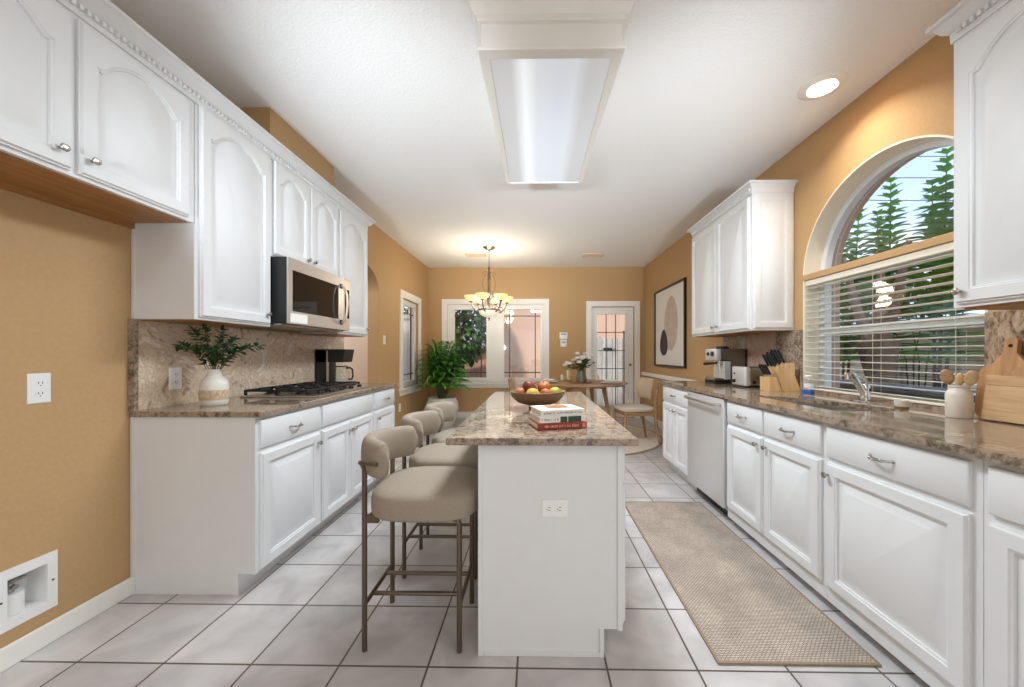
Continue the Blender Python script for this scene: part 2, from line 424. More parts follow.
# brown boxed-in duct above the wall cabinets
struct(MB().box(XL, -1.75, 2.43, 3.21, 2.56, HC).build('wall_duct_chase', 'wall'))
# trim: baseboards, chair rail, window lining
def base_board(name, x0, x1, y0, y1, h=.088):
    return struct(MB().box(x0, x1, y0, y1, 0, h, .004).build(name, 'trim'))
base_board('baseboard_left', XL, XL + .014, YR, 1.826)
base_board('baseboard_left_far', XL, XL + .014, AY1 + .02, YB, .11)
base_board('baseboard_back', XL + .014, BD[0] - .11, YB - .014, YB, .11)
base_board('baseboard_right', XR - .014, XR, 4.01, YB, .11)
struct(MB().box(XR - .03, XR, 4.01, YB, .80, .865, .008).box(BD[1] + .13, XR, YB - .03, YB, .80, .865, .008).build('trim_1', 'trim'))
lin_o = arch_shape(0)
lin_i = arch_shape(.01)
mb = MB(); a = [Vector((0, u, v)) for u, v in lin_o]; b = [Vector((0, u, v)) for u, v in lin_i]
mb.loft([[p + Vector((XR - .002, 0, 0)) for p in a], [p + Vector((XR + .18, 0, 0)) for p in a], [p + Vector((XR + .18, 0, 0)) for p in b], [p + Vector((XR - .002, 0, 0)) for p in b], [p + Vector((XR - .002, 0, 0)) for p in a]], False, False)
struct(mb.build('trim_2', 'lining'))
struct(MB().box(XR - .004, XR + .17, WC - WR, WC + WR, 1.755, 1.80, .003).build('trim_3', 'wall'), 'tan ledge between the arch and the blind')
# outer brick skin round the arched window
M['brickskin'] = brick_mat('pale_brick', (186, 160, 140), (168, 142, 124), (196, 188, 178), .215, .075, .006, .9, rot=(PI / 2, 0, PI / 2), stagger=.5)
arcb = arch_shape(.008, WB - .02)
struct(MB().plate([(.2, -.3), (5.0, -.3), (5.0, HC), (.2, HC)], [arcb], fX, XR + .19, XR + .27).build('wall_outer_brick', 'brickskin'))

# ------------------------------------------------------------------ windows and door of the shell
def rect(u0, u1, v0, v1): return [(u0, v0), (u1, v0), (u1, v1), (u0, v1)]
def ring(mb, o, i, fn, t0, t1): return mb.plate(o, [i], fn, t0, t1)
# arched window: frame, sash, meeting rail, panes
w1 = MB()
fo = arch_shape(.01)
lo = rect(WC - WR + .055, WC + WR - .055, WB + .05, 1.735)
ao = arc((2.25, WSP), .577, .04, PI - .04, 40)
ring(w1, fo, lo, fX, XR + .12, XR + .17) if False else w1.plate(fo, [lo, ao], fX, XR + .12, XR + .17)
w1.box(XR + .11, XR + .16, WC - WR + .05, WC + WR - .05, 1.345, 1.395, .004)
w1o = struct(w1.build('window_1', 'frame_alu'), 'arched window over the sink')
g = MB().box(XR + .143, XR + .147, WC - WR + .05, WC + WR - .05, WB + .045, 1.74); g.plate(ao, [], fX, XR + .143, XR + .147)
struct(g.build('window_pane', 'glass', w1o, smooth=0))
# back double window
def casing(mb, fn, u0, u1, v0, v1, w, t0, t1, sill=.0):
    mb.plate(rect(u0 - w, u1 + w, v0 - w, v1 + w), [rect(u0, u1, v0, v1)], fn, t0, t1)
    return mb
w2 = MB(); casing(w2, fY, BW[0], BW[1], BW[2], BW[3], .095, YB - .022, YB)
w2.box(BW[0] - .13, BW[1] + .13, YB - .06, YB + .02, BW[2] - .035, BW[2], .006)
w2o = struct(w2.build('window_2', 'trim'), 'double window in the back wall')
fr = MB(); fr.plate(rect(BW[0], BW[1], BW[2], BW[3]), [rect(-1.53, -.92, .75, 2.04), rect(-.585, .105, .75, 2.04)], fY, YB + .03, YB + .10)
fr.plate(rect(-1.58, -.87, .70, 2.09), [rect(-1.53, -.92, .75, 2.04)], fY, YB + .015, YB + .03)
fr.plate(rect(-.635, .155, .70, 2.09), [rect(-.585, .105, .75, 2.04)], fY, YB + .015, YB + .03)
struct(fr.build('window_frame', 'trim', w2o))
struct(MB().box(-1.54, -.91, YB + .058, YB + .062, .74, 2.05).box(-.595, .115, YB + .058, YB + .062, .74, 2.05).build('window_pane', 'glass', w2o, smooth=0))
ld = MB()
for u0, u1 in ((-1.53, -.92), (-.585, .105)):
    for u in (u0 + .10, u1 - .10): ld.box(u - .009, u + .009, YB + .052, YB + .068, .75, 2.04)
    for v in (.75 + .10, 2.04 - .12): ld.box(u0, u1, YB + .051, YB + .069, v - .009, v + .009)
struct(ld.build('leading', 'lead', w2o))
# left window
w3 = MB(); casing(w3, fX, LW[0], LW[1], LW[2], LW[3], .11, XL + .022, XL)
w3.box(XL - .02, XL + .05, LW[0] - .13, LW[1] + .13, LW[2] - .035, LW[2], .006)
w3o = struct(w3.build('window_3', 'trim'), 'narrow window in the far end of the left wall')
struct(MB().plate(rect(*LW), [rect(LW[0] + .07, LW[1] - .07, LW[2] + .08, LW[3] - .08)], fX, XL - .04, XL - .10).build('window_frame', 'trim', w3o))
struct(MB().box(XL - .072, XL - .068, LW[0] + .06, LW[1] - .06, LW[2] + .07, LW[3] - .07).build('window_pane', 'glass', w3o, smooth=0))
ld = MB()
for u in (LW[0] + .17, LW[1] - .17): ld.box(XL - .078, XL - .062, u - .009, u + .009, LW[2] + .08, LW[3] - .08)
for v in (LW[2] + .19, LW[3] - .20): ld.box(XL - .079, XL - .061, LW[0] + .07, LW[1] - .07, v - .009, v + .009)
struct(ld.build('leading', 'lead', w3o))
# garden door
d1 = MB()
d1.plate([(BD[0] - .10, 0), (BD[0], 0), (BD[0], BD[3]), (BD[1], BD[3]), (BD[1], 0), (BD[1] + .10, 0), (BD[1] + .10, BD[3] + .10), (BD[0] - .10, BD[3] + .10)], [], fY, YB - .022, YB)
d1o = struct(d1.build('door_1', 'trim'), 'white glazed door to the garden')
dl = MB(); dl.plate(rect(BD[0] + .01, BD[1] - .01, .012, BD[3] - .01), [rect(1.165, 1.70, .24, 1.95)], fY, YB + .03, YB + .075)
dl.plate(rect(1.14, 1.725, .215, 1.975), [rect(1.165, 1.70, .24, 1.95)], fY, YB + .018, YB + .03)
struct(dl.build('door_leaf', 'trim', d1o))
struct(MB().box(1.16, 1.705, YB + .05, YB + .054, .235, 1.955).build('door_pane', 'glass', d1o, smooth=0))
mu = MB()
for k in (1, 2): mu.box(1.165 + .535 * k / 3 - .007, 1.165 + .535 * k / 3 + .007, YB + .044, YB + .060, .24, 1.95)
for k in range(1, 5): mu.box(1.165, 1.70, YB + .043, YB + .061, .24 + 1.71 * k / 5 - .007, .24 + 1.71 * k / 5 + .007)
struct(mu.build('door_muntin', 'lead', d1o))
kn = MB().cyl((1.775, YB + .03, 1.0), (1.775, YB - .02, 1.0), .012).ell((1.775, YB - .035, 1.0), .026, .02, .026)
struct(kn.build('door_handle', 'nickel', d1o))

# ------------------------------------------------------------------ cabinet parts
def contour(u0, u1, v0, v1, arch=0.0, K=20):
    """bottom edge then a top edge of K points from right to left; arch > 0 drops the shoulders below an arched centre"""
    pts = [(u0, v0), (u1, v0)]
    for k in range(K + 1):
        sx = 1 - 2 * k / K
        u = (u0 + u1) / 2 + sx * (u1 - u0) / 2
        q = 0.0 if abs(sx) > .86 else max(0, 1 - (sx / .86) ** 2) ** .80
        pts.append((u, v1 - arch * (1 - q)))
    return pts
def door_mesh(mb, fn, u0, u1, v0, v1, arch=0.0, rail=.058, t=.02):
    w = min(rail, (u1 - u0) * .2)
    L = []
    def add(ins, n, ar=0.0): L.append([fn(u, v, n) for u, v in contour(u0 + ins, u1 - ins, v0 + ins, v1 - ins, ar)])
    add(0, 0); add(0, t - .009); add(.004, t - .0085); add(.009, t); add(w - .006, t, arch); add(w - .003, t - .004, arch); add(w + .003, t - .0055, arch); add(w + .005, t - .013, arch)
    add(w + .012, t - .013, arch); add(w + .044, t - .003, arch); add(w + .047, t - .0015, arch)
    return mb.loft(L)
def slab_mesh(mb, fn, u0, u1, v0, v1, t=.02):
    L = []
    def add(ins, n): L.append([fn(u, v, n) for u, v in rect(u0 + ins, u1 - ins, v0 + ins, v1 - ins)])
    add(0, 0); add(0, t - .008); add(.004, t - .005); add(.012, t - .002); add(.015, t)
    return mb.loft(L)
def knob(fn, u, v, parent, n=.02):
    mb = MB().cyl(fn(u, v, n - .002), fn(u, v, n + .016), .0055, seg=10)
    pr = [(.005, .012), (.012, .016), (.0145, .021), (.012, .026), (.004, .028)]
    lo = []
    c0 = fn(u, v, n)
    for r, d in pr: lo.append([fn(u + r * math.cos(2 * PI * k / 14), v + r * math.sin(2 * PI * k / 14), n + d) for k in range(14)])
    mb.loft(lo)
    return mb.build('knob', 'nickel', parent)
def pull(fn, u, v, parent, n=.02, L=.10):
    mb = MB(); pts = []; rr = []
    for k in range(13):
        s = -1 + 2 * k / 12
        pts.append(fn(u + s * L / 2, v - .004 * (1 - s * s), n - .001 + .028 * (1 - abs(s) ** 3)))
        rr.append(.0042 + .0022 * (1 - abs(s)) + (.002 if abs(s) > .95 else 0))
    mb.tube(pts, rr, 8)
    for s in (-.45, .45): mb.ell(fn(u + s * L / 2, v - .003, n + .0255), .0075, .0075, .0075, 10, 6)
    return mb.build('handle', 'nickel', parent)
def cabinet(name, label, fn, prof, axis_fn, y0, y1, doors=(), drawers=(), group=None, body='white', ybase=None, extra=None, cat='cabinet'):
    """doors: (u0,u1,v0,v1,arch,knob_u,knob_v); drawers: (u0,u1,v0,v1,handled)"""
    xs = [p[0] for p in prof]; zs = [p[1] for p in prof]
    t = thing(name, label, cat, ((min(xs) + max(xs)) / 2, (y0 + y1) / 2, min(zs)), group)
    MB().plate(prof, [], lambda u, v, w: Vector((u, w, v)), y0, y1).build('cabinet_body', body, t)
    for (u0, u1, v0, v1, ar, ku, kv) in doors:
        d = door_mesh(MB(), fn, u0, u1, v0, v1, ar).build('door', 'white', t)
        if ku is not None: knob(fn, ku, kv, d)
    for (u0, u1, v0, v1, hd) in drawers:
        d = slab_mesh(MB(), fn, u0, u1, v0, v1).build('drawer_front', 'white', t)
        if hd: pull(fn, (u0 + u1) / 2, (v0 + v1) / 2, d)
    return t

# ---- left base run
FL = -1.39
fL = lambda u, v, n: Vector((FL + n, u, v))
profL = [(XL + .002, 0), (-1.475, 0), (-1.475, .105), (FL, .105), (FL, .885), (XL + .002, .885)]
ca = cabinet('base_cabinet', 'white base cabinet with one drawer and door at the near end of the cooktop counter', fL, profL, None, 1.83, 2.375,
        [(1.85, 2.36, .115, .70, 0, 2.325, .64)], [(1.85, 2.36, .725, .865, True)], 'base cabinets under the cooktop counter')
# scribe strips on the grey-white end panel
MB().box(XL + .003, XL + .022, 1.822, 1.831, 0, .884).build('edge_strip', 'white', ca); MB().box(FL - .02, FL, 1.825, 1.831, .105, .884).build('edge_strip', 'white', ca); MB().box(-1.495, -1.475, 1.825, 1.831, 0, .105).build('edge_strip', 'white', ca)
cabinet('base_cabinet', 'white base cabinet with a false drawer over two doors under the gas cooktop', fL, profL, None, 2.377, 3.155,
        [(2.392, 2.752, .115, .70, 0, 2.725, .64), (2.762, 3.14, .115, .70, 0, 2.79, .64)], [(2.392, 3.14, .725, .865, False)], 'base cabinets under the cooktop counter')
cabinet('base_cabinet', 'narrow white base cabinet with drawer and door at the far end, beside the stools', fL, profL, None, 3.157, 3.635,
        [(3.172, 3.62, .115, .70, 0, 3.21, .64)], [(3.172, 3.62, .725, .865, True)], 'base cabinets under the cooktop counter')
tag(MB().box(XL + .002, -1.357, 1.815, 3.655, .886, .915, .003).build('countertop', 'granite'), 'brown granite countertop carrying the gas cooktop and leafy vase', 'countertop')
struct(MB().box(XL + .001, XL + .02, 1.832, 3.86, .9155, 1.374).build('wall_backsplash_left', 'splash'))
struct(MB().box(XL + .001, XL + .034, 1.812, 1.8315, .9155, 1.374).build('trim_4', 'granite'))

# ---- left wall cabinets
FU = -1.70
fU = lambda u, v, n: Vector((FU + n, u, v))
def profU(z0, z1=2.49): return [(XL + .002, z0), (FU, z0), (FU, z1), (XL + .002, z1)]
cf = cabinet('wall_cabinet', 'white wall cabinet with two arched doors hung high over the empty fridge bay', fU, profU(1.853), None, .86, 1.828,
        [(.885, 1.328, 1.868, 2.44, .085, 1.288, 1.93), (1.350, 1.79, 1.868, 2.44, .085, 1.383, 1.93)], (), 'wall cabinets over the cooktop side')
MB().box(XL + .02, FU - .02, .88, 1.81, 1.848, 1.8535).box(XL + .002, XL + .02, .86, 1.828, 1.825, 1.8535).build('underside_board', 'cabwood', cf)['label'] = 'brown wooden underside'
ct = cabinet('wall_cabinet', 'tall white wall cabinet with one arched door above the vase of greenery', fU, profU(1.375), None, 1.832, 2.36,
        [(1.85, 2.345, 1.388, 2.455, .085, 2.31, 1.45)], (), 'wall cabinets over the cooktop side')
MB().box(XL + .02, FU - .02, 1.85, 2.35, 1.37, 1.376).build('underside_board', 'cabwood', ct)
MB().box(XL + .003, XL + .02, 1.826, 1.833, 1.376, 1.85).build('edge_strip', 'white', ct); MB().box(FU - .018, FU, 1.828, 1.833, 1.376, 1.85).build('edge_strip', 'white', ct)
cabinet('wall_cabinet', 'short white wall cabinet with two arched doors above the microwave', fU, profU(1.832), None, 2.362, 3.172,
        [(2.378, 2.757, 1.845, 2.455, .075, 2.725, 1.895), (2.768, 3.16, 1.845, 2.455, .075, 2.80, 1.895)], (), 'wall cabinets over the cooktop side')
ce = cabinet('wall_cabinet', 'white wall cabinet with one arched door beyond the microwave, over the coffee maker', fU, profU(1.375), None, 3.174, 3.73,
        [(3.188, 3.715, 1.388, 2.455, .085, 3.68, 1.45)], (), 'wall cabinets over the cooktop side')
MB().box(XL + .02, FU - .02, 3.19, 3.71, 1.37, 1.376).build('underside_board', 'cabwood', ce)
def crown(name, x_wall, x_face, sgn, y0, y1, z0, z1, ret0=False, ret1=False, k_=1.0):
    """crown moulding with a row of dentils along a run of wall cabinets, sgn = way it projects"""
    pr = [(-.002, z0 - .02), (.008, z0 - .02), (.010, z0 + .02), (.030, z0 + .03), (.050, z0 + .06), (.060, z1 - .018), (.066, z1 - .016), (.066, z1), (-.002, z1)]
    pr = [(d * k_ if d > 0 else d, z) for d, z in pr]
    mb = MB()
    e0, e1 = (1 if ret0 else 0), (1 if ret1 else 0)
    P = lambda d, z: [Vector((x_wall, y0 - d * e0, z)), Vector((x_face + sgn * d, y0 - d * e0, z)), Vector((x_face + sgn * d, y1 + d * e1, z)), Vector((x_wall, y1 + d * e1, z))]
    loops = [P(d, z) for d, z in pr]
    mb.loft(loops, True, True)
    n = int((y1 - y0) / .024)
    for k in range(n):
        y = y0 + .012 + k * .024
        mb.box(min(x_face + sgn * .009, x_face + sgn * .022), max(x_face + sgn * .009, x_face + sgn * .022), y - .006, y + .006, z0 + .001, z0 + .019)
    return struct(mb.build(name, 'white'))
crown('trim_5', XL + .002, FU, 1, .86, 3.73, 2.475, 2.558, False, True)

# ---- right base run
FR = 1.365
fR = lambda u, v, n: Vector((FR - n, u, v))
profR = [(XR - .002, 0), (1.432, 0), (1.432, .052), (FR, .052), (FR, .885), (XR - .002, .885)]
profF = [(XR - .002, 0), (1.43, 0), (1.43, .11), (FR, .11), (FR, .885), (XR - .002, .885)]
profS = [(XR - .002, 0), (1.432, 0), (1.432, .052), (FR, .052), (FR, .885), (FR + .03, .885), (FR + .03, .66), (XR - .002, .66)]
GR = 'base cabinets under the window counter'
cabinet('base_cabinet', 'white base cabinet with one drawer over two doors, beyond the dishwasher', fR, profF, None, 3.30, 3.96,
        [(3.315, 3.62, .12, .70, 0, 3.655 - .07, .65), (3.632, 3.945, .12, .70, 0, 3.667, .65)], [(3.315, 3.945, .725, .865, True)], GR)
cabinet('sink_cabinet', 'white base cabinet with two drawers over two doors, next to the dishwasher', fR, profS, None, 1.762, 2.655,
        [(2.236, 2.64, .125, .70, 0, 2.275, .655), (1.785, 2.22, .125, .70, 0, 2.185, .655)], [(2.236, 2.64, .725, .865, True), (1.785, 2.22, .725, .865, True)], GR)
cabinet('base_cabinet', 'white base cabinet with one extra wide drawer over a single broad door', fR, profR, None, 1.155, 1.76,
        [(1.182, 1.748, .125, .70, 0, 1.728, .645)], [(1.182, 1.748, .725, .865, True)], GR)
cabinet('base_cabinet', 'white base cabinet cut off by the right edge of the photo, under the chopping boards', fR, profR, None, .55, 1.153,
        [(.57, 1.133, .125, .70, 0, .60, .645)], [(.57, 1.133, .725, .865, True)], GR)
# dishwasher
dw = thing('dishwasher', 'stainless steel dishwasher between the white base cabinets', 'dishwasher', (1.7, 2.978, 0))
MB().box(FR + .02, XR - .002, 2.657, 3.298, .10, .884).box(FR + .012, FR + .025, 2.657, 3.298, .10, .884).build('casing', 'black', dw)
dd = MB().box(FR - .028, FR + .012, 2.668, 3.288, .10, .876, .006, 2).build('door', 'steel_light', dw)
MB().tube([(FR - .03, 2.70, .835), (FR - .065, 2.705, .832), (FR - .07, 2.73, .83), (FR - .07, 3.226, .83), (FR - .065, 3.25, .832), (FR - .03, 3.256, .835)], .011, 10).build('handle', 'steel', dd)
MB().box(1.425, 1.44, 2.657, 3.298, .042, .10).build('kick_panel', 'steel_light', dw)
MB().box(1.425, 1.44, 2.657, 3.298, .0, .042).build('toe_kick', 'black', dw)

# granite counter with the sink cut-out, running back into the window reveal
sinkh = [(1.50, 1.88), (1.50, 2.50), (1.515, 2.56), (1.55, 2.585), (1.60, 2.565), (1.70, 2.43), (1.79, 2.25), (1.85, 2.08), (1.875, 1.96), (1.87, 1.90), (1.845, 1.88)]
cr = [(1.328, .55), (1.328, 3.985), (XR - .002, 3.985), (XR - .002, .55)]
tag(MB().plate(cr, [sinkh], fZ, .886, .915).build('countertop', 'granite'), 'long granite countertop under the arched window with a sink cut into it', 'countertop')
struct(MB().box(XR - .0015, XR + .118, WC - WR + .012, WC + WR - .012, .9002, .9312, .002).build('windowsill', 'granite'))
sk = thing('sink', 'stainless steel double sink let into the granite below the window', 'sink', (1.68, 2.2, .70))
def inset(poly, k):
    cx = sum(p[0] for p in poly) / len(poly); cy = sum(p[1] for p in poly) / len(poly)
    return [(cx + (x - cx) * k, cy + (y - cy) * k) for x, y in poly]
mb = MB()
o_ = inset(sinkh, 1.04); i_ = inset(sinkh, .98); b_ = inset(sinkh, .88)
mb.loft([[Vector((x, y, z)) for x, y in p] for p, z in ((o_, .8855), (o_, .8825), (inset(sinkh, 1.0), .72), (inset(sinkh, .93), .70), (b_, .705), (inset(sinkh, .96), .73), (i_, .8855), (o_, .8855))], False, False)
mb.plate(b_, [], fZ, .704, .706)
mb.build('basin', 'steel', sk)
MB().box(1.515, 1.80, 2.16, 2.185, .71, .865, .006).build('divider', 'steel', sk)
MB().cyl((1.64, 2.02, .7065), (1.64, 2.02, .7095), .04).build('drain', 'chrome', sk)
# backsplashes on the right
for n_, (y0, y1, mt) in {'wall_backsplash_right_far': (3.60, 4.05, 'granite'), 'wall_backsplash_right_tile': (3.17, 3.597, 'splash_pink'), 'wall_backsplash_right_window': (WC + WR + .004, 3.167, 'granite'), 'wall_backsplash_right_near': (.55, WC - WR - .004, 'splash_dark')}.items():
    struct(MB().box(XR - .02, XR - .001, y0, y1, .9155, 1.386).build(n_, mt))

# ---- right wall cabinets
FV = 1.72
fV = lambda u, v, n: Vector((FV - n, u, v))
profV = [(XR - .002, 1.388), (FV, 1.388), (FV, 2.495), (XR - .002, 2.495)]
cm = cabinet('wall_cabinet', 'white wall cabinet with a panelled side, over the coffee machine and toaster', fV, profV, None, 2.978, 4.09,
        [(3.00, 3.523, 1.402, 2.455, .0, 3.488, 1.455), (3.537, 4.07, 1.402, 2.455, .0, 3.572, 1.455)], (), 'wall cabinets on the window wall')
door_mesh(MB(), lambda u, v, n: Vector((u, 2.979 - n * .6, v)), FV + .012, XR - .012, 1.402, 2.47, 0, .055).build('side_panel', 'white', cm)
MB().box(FV + .02, XR - .01, 3.0, 4.07, 1.382, 1.389).build('underside_board', 'cabwood', cm)
crown('trim_6', XR - .002, FV, -1, 2.978, 4.09, 2.497, 2.558, True, True, .72)
cn = cabinet('wall_cabinet', 'white wall cabinet with arched doors above the chopping boards, beside the window', fV, profV, None, .60, 1.556,
        [(1.085, 1.54, 1.402, 2.455, .10, 1.515, 1.45), (.615, 1.07, 1.402, 2.455, .10, .64, 1.45)], (), 'wall cabinets on the window wall')
MB().box(FV + .02, XR - .01, .62, 1.535, 1.378, 1.389).build('underside_board', 'cabwood', cn)
crown('trim_7', XR - .002, FV, -1, .60, 1.556, 2.497, 2.578, False, True, .85)

# ------------------------------------------------------------------ island
isl = thing('kitchen_island', 'white kitchen island cabinet with a plain end panel', 'kitchen island', (.06, 2.3, 0))
MB().plate([(-.222, 0), (.272, 0), (.272, .108), (.345, .108), (.345, .843), (-.222, .843)], [], lambda u, v, w: Vector((u, w, v)), 1.482, 3.17).build('cabinet_body', 'white', isl)
MB().box(-.226, -.208, 1.474, 1.483, 0, .842).box(.327, .346, 1.474, 1.483, .108, .842).box(-.207, .2555, 1.4745, 1.483, .001, .02).box(.256, .2735, 1.4735, 1.4832, .001, .112).build('corner_trim', 'white', isl)
fI = lambda u, v, n: Vector((.345 + n, u, v))
for k in range(3):
    u0 = 1.50 + k * .555
    d = door_mesh(MB(), fI, u0, u0 + .54, .118, .67).build('door', 'white', isl); knob(fI, u0 + .50, .62, d)
    d = slab_mesh(MB(), fI, u0, u0 + .54, .69, .825).build('drawer_front', 'white', isl); pull(fI, u0 + .27, .757, d)
def outlet_mesh(fn, c, w, h, name, label, parent=None, horizontal=False, decora=False):
    """electric outlet plate with two sockets, fn maps (u,v,n)"""
    u, v = c
    if parent is None:
        t = thing(name, label, 'outlet', tuple(fn(u, v - h / 2, 0)))
    else:
        t = None
    root = t if parent is None else parent
    p = MB()
    L = []
    for ins, n in ((0, 0), (0, .003), (.004, .006)): L.append([fn(a, b, n) for a, b in rect(u - w / 2 + ins, u + w / 2 - ins, v - h / 2 + ins, v + h / 2 - ins)])
    p.loft(L); plate = p.build('outlet' if parent is not None else 'cover_plate', 'plastic', root)
    for sgn in (-1, 1):
        cu, cv = (u + sgn * .021, v) if horizontal else (u, v + sgn * .021)
        f = MB(); f.loft([[fn(cu + .0155 * math.cos(a), cv + .0155 * math.sin(a), n) for a in [2 * PI * k / 20 for k in range(20)]] for n in (.005, .0075)])
        s = f.build('socket', 'plastic', plate)
        sl = MB()
        for q in (-.006, .006):
            a, b = (cu, cv + q) if horizontal else (cu + q, cv)
            e, g_ = (.0045, .0012) if horizontal else (.0012, .0045)
            sl.loft([[fn(x, y, n) for x, y in rect(a - e, a + e, b - g_ + .002, b + g_ + .002)] for n in (.006, .0079)])
        gu, gv = (cu - .009, cv) if horizontal else (cu, cv - .009)
        sl.loft([[fn(gu + .0022 * math.cos(a), gv + .0022 * math.sin(a), n) for a in [2 * PI * k / 10 for k in range(10)]] for n in (.006, .0079)])
        if parent is None: sl.build('slots', 'socket', plate)
        else: sl.build('slots', 'socket', plate)
    return plate
outlet_mesh(lambda u, v, n: Vector((u, 1.4815 - n, v)), (.078, .585), .105, .068, 'outlet', None, isl, True)
tag(MB().box(-.348, .400, 1.443, 3.222, .844, .873, .003).build('countertop', 'granite'), 'granite slab on top of the kitchen island', 'countertop')

# ------------------------------------------------------------------ ceiling fixtures
lb = thing('ceiling_light_box', 'white boxed ceiling light with crown trim and long milky diffuser', 'ceiling light', (.075, 2.35, 2.60))
LX, LY0, LY1, LZ = .075, 1.71, 3.06, 2.60
hw0, hw1 = .338, .304
def lbx(e, z): return [Vector((LX - hw0 - e, LY0 - e, z)), Vector((LX + hw0 + e, LY0 - e, z)), Vector((LX + hw1 + e, LY1 + e, z)), Vector((LX - hw1 - e, LY1 + e, z))]
MB().loft([lbx(-.012, LZ + .008), lbx(-.012, LZ + .125), lbx(-.012, HC - .002)], True, True).build('box', 'trim', lb)
MB().loft([lbx(-.012, LZ + .128), lbx(.004, LZ + .130), lbx(.006, LZ + .145), lbx(.016, LZ + .15), lbx(.042, LZ + .20), lbx(.046, LZ + .215), lbx(.046, HC - .0015), lbx(-.012, HC - .0015), lbx(-.012, LZ + .128)], False, False).build('crown_trim', 'trim', lb)
mb = MB()
def lbi(ix0, ix1, iy, z): return [Vector((LX - hw0 + ix0, LY0 + iy, z)), Vector((LX + hw0 - ix0, LY0 + iy, z)), Vector((LX + hw1 - ix1, LY1 - .012, z)), Vector((LX - hw1 + ix1, LY1 - .012, z))]
mb.loft([lbx(0, LZ), lbx(.003, LZ + .004), lbx(.003, LZ + .012), lbi(.048, .024, .055, LZ + .012), lbi(.048, .024, .055, LZ), lbx(0, LZ)], False, False)
mb.build('bottom_frame', 'trim', lb)
def diffuser_mat():
    m, nt, b = nmat('milky_diffuser'); N = nt.nodes.new; L = nt.links.new
    b.inputs['Base Color'].default_value = lin(206, 210, 216); b.inputs['Roughness'].default_value = .25
    tc = N('ShaderNodeTexCoord'); sp = N('ShaderNodeSeparateXYZ'); L(tc.outputs['Object'], sp.inputs[0])
    rp = N('ShaderNodeValToRGB'); mr = N('ShaderNodeMapRange'); mr.inputs['From Min'].default_value = -.27; mr.inputs['From Max'].default_value = .27
    L(sp.outputs['X'], mr.inputs['Value']); L(mr.outputs[0], rp.inputs['Fac'])
    e = rp.color_ramp.elements                      # tube glow painted into the emission as a bright band, edges dimmer
    for p, c in ((0, (.30, .29, .26)), (.14, (.36, .36, .35)), (.26, (.95, 1, 1.02)), (.38, (.62, .68, .74)), (.6, (.56, .62, .72)), (.74, (.58, .64, .70)), (.86, (.34, .34, .33))):
        if p == 0: el = e[0]
        elif p == .86: el = e[-1]
        else: el = e.new(p)
        el.position = p; el.color = (*c, 1)
    L(rp.outputs[0], b.inputs['Emission Color']); b.inputs['Emission Strength'].default_value = .5
    return m
M['diffuser'] = diffuser_mat()
df = MB().loft([lbi(.043, .020, .050, LZ + .006), lbi(.043, .020, .050, LZ + .012)]).build('diffuser', 'diffuser', lb)
area('ceiling_box_light', (LX, 2.35, LZ - .012), (0, 0, 0), .46, 1.15, 50, (.84, .93, 1.0))
# recessed can light
M['bulb_warm'] = emit_mat('lit_lamp_face', (255, 244, 228), 2.6)
M['canwarm'] = simple('warm_can_reflector', (226, 190, 156), .4, noise=.05)
rl = thing('recessed_light', 'round recessed can light in the ceiling near the arched window', 'recessed light', (1.745, 2.29, HC))
MB().lathe([(.075, -.012), (.078, -.016), (.112, -.012), (.122, -.004), (.122, -.0005), (.075, -.0005), (.075, -.012)], (1.745, 2.29, HC), 36).build('trim_ring', 'trim', rl)
MB().lathe([(.0745, -.011), (.0745, .0), (.0725, .07), (.0725, .075), (.070, .075), (.070, .07), (.0722, .0), (.0722, -.011), (.0745, -.011)], (1.745, 2.29, HC), 36).build('reflector', 'canwarm', rl)
MB().lathe([(.0, .058), (.04, .060), (.0695, .066), (.0695, .072), (0, .072)], (1.745, 2.29, HC), 32).build('lamp_face', 'bulb_warm', rl)
can = area('recessed_light_beam', (1.745, 2.29, HC + .055), (0, 0, 0), .125, .125, 14, (1, .90, .76)); can.data.shape = 'DISK'
# ceiling vents
M['vent'] = simple('cream_vent_metal', (236, 214, 186), .5, noise=.02)
def vent(x, y, label):
    v = thing('ceiling_vent', label, 'vent', (x, y, HC - .012), 'ceiling vents over the dining end')
    MB().plate(rect(x - .17, x + .17, y - .10, y + .10), [rect(x - .145, x + .145, y - .075, y + .075)], fZ, HC - .012, HC - .0005).build('vent_frame', 'vent', v)
    mb = MB()
    for k in range(7): mb.obox((x, y - .066 + k * .022, HC - .007), .29, .018, .002, (math.radians(28), 0, 0))
    mb.build('louvre', 'vent', v)
vent(-.96, 6.10, 'cream ceiling vent beside the chandelier rod'); vent(.96, 6.14, 'cream ceiling vent in front of the garden door')
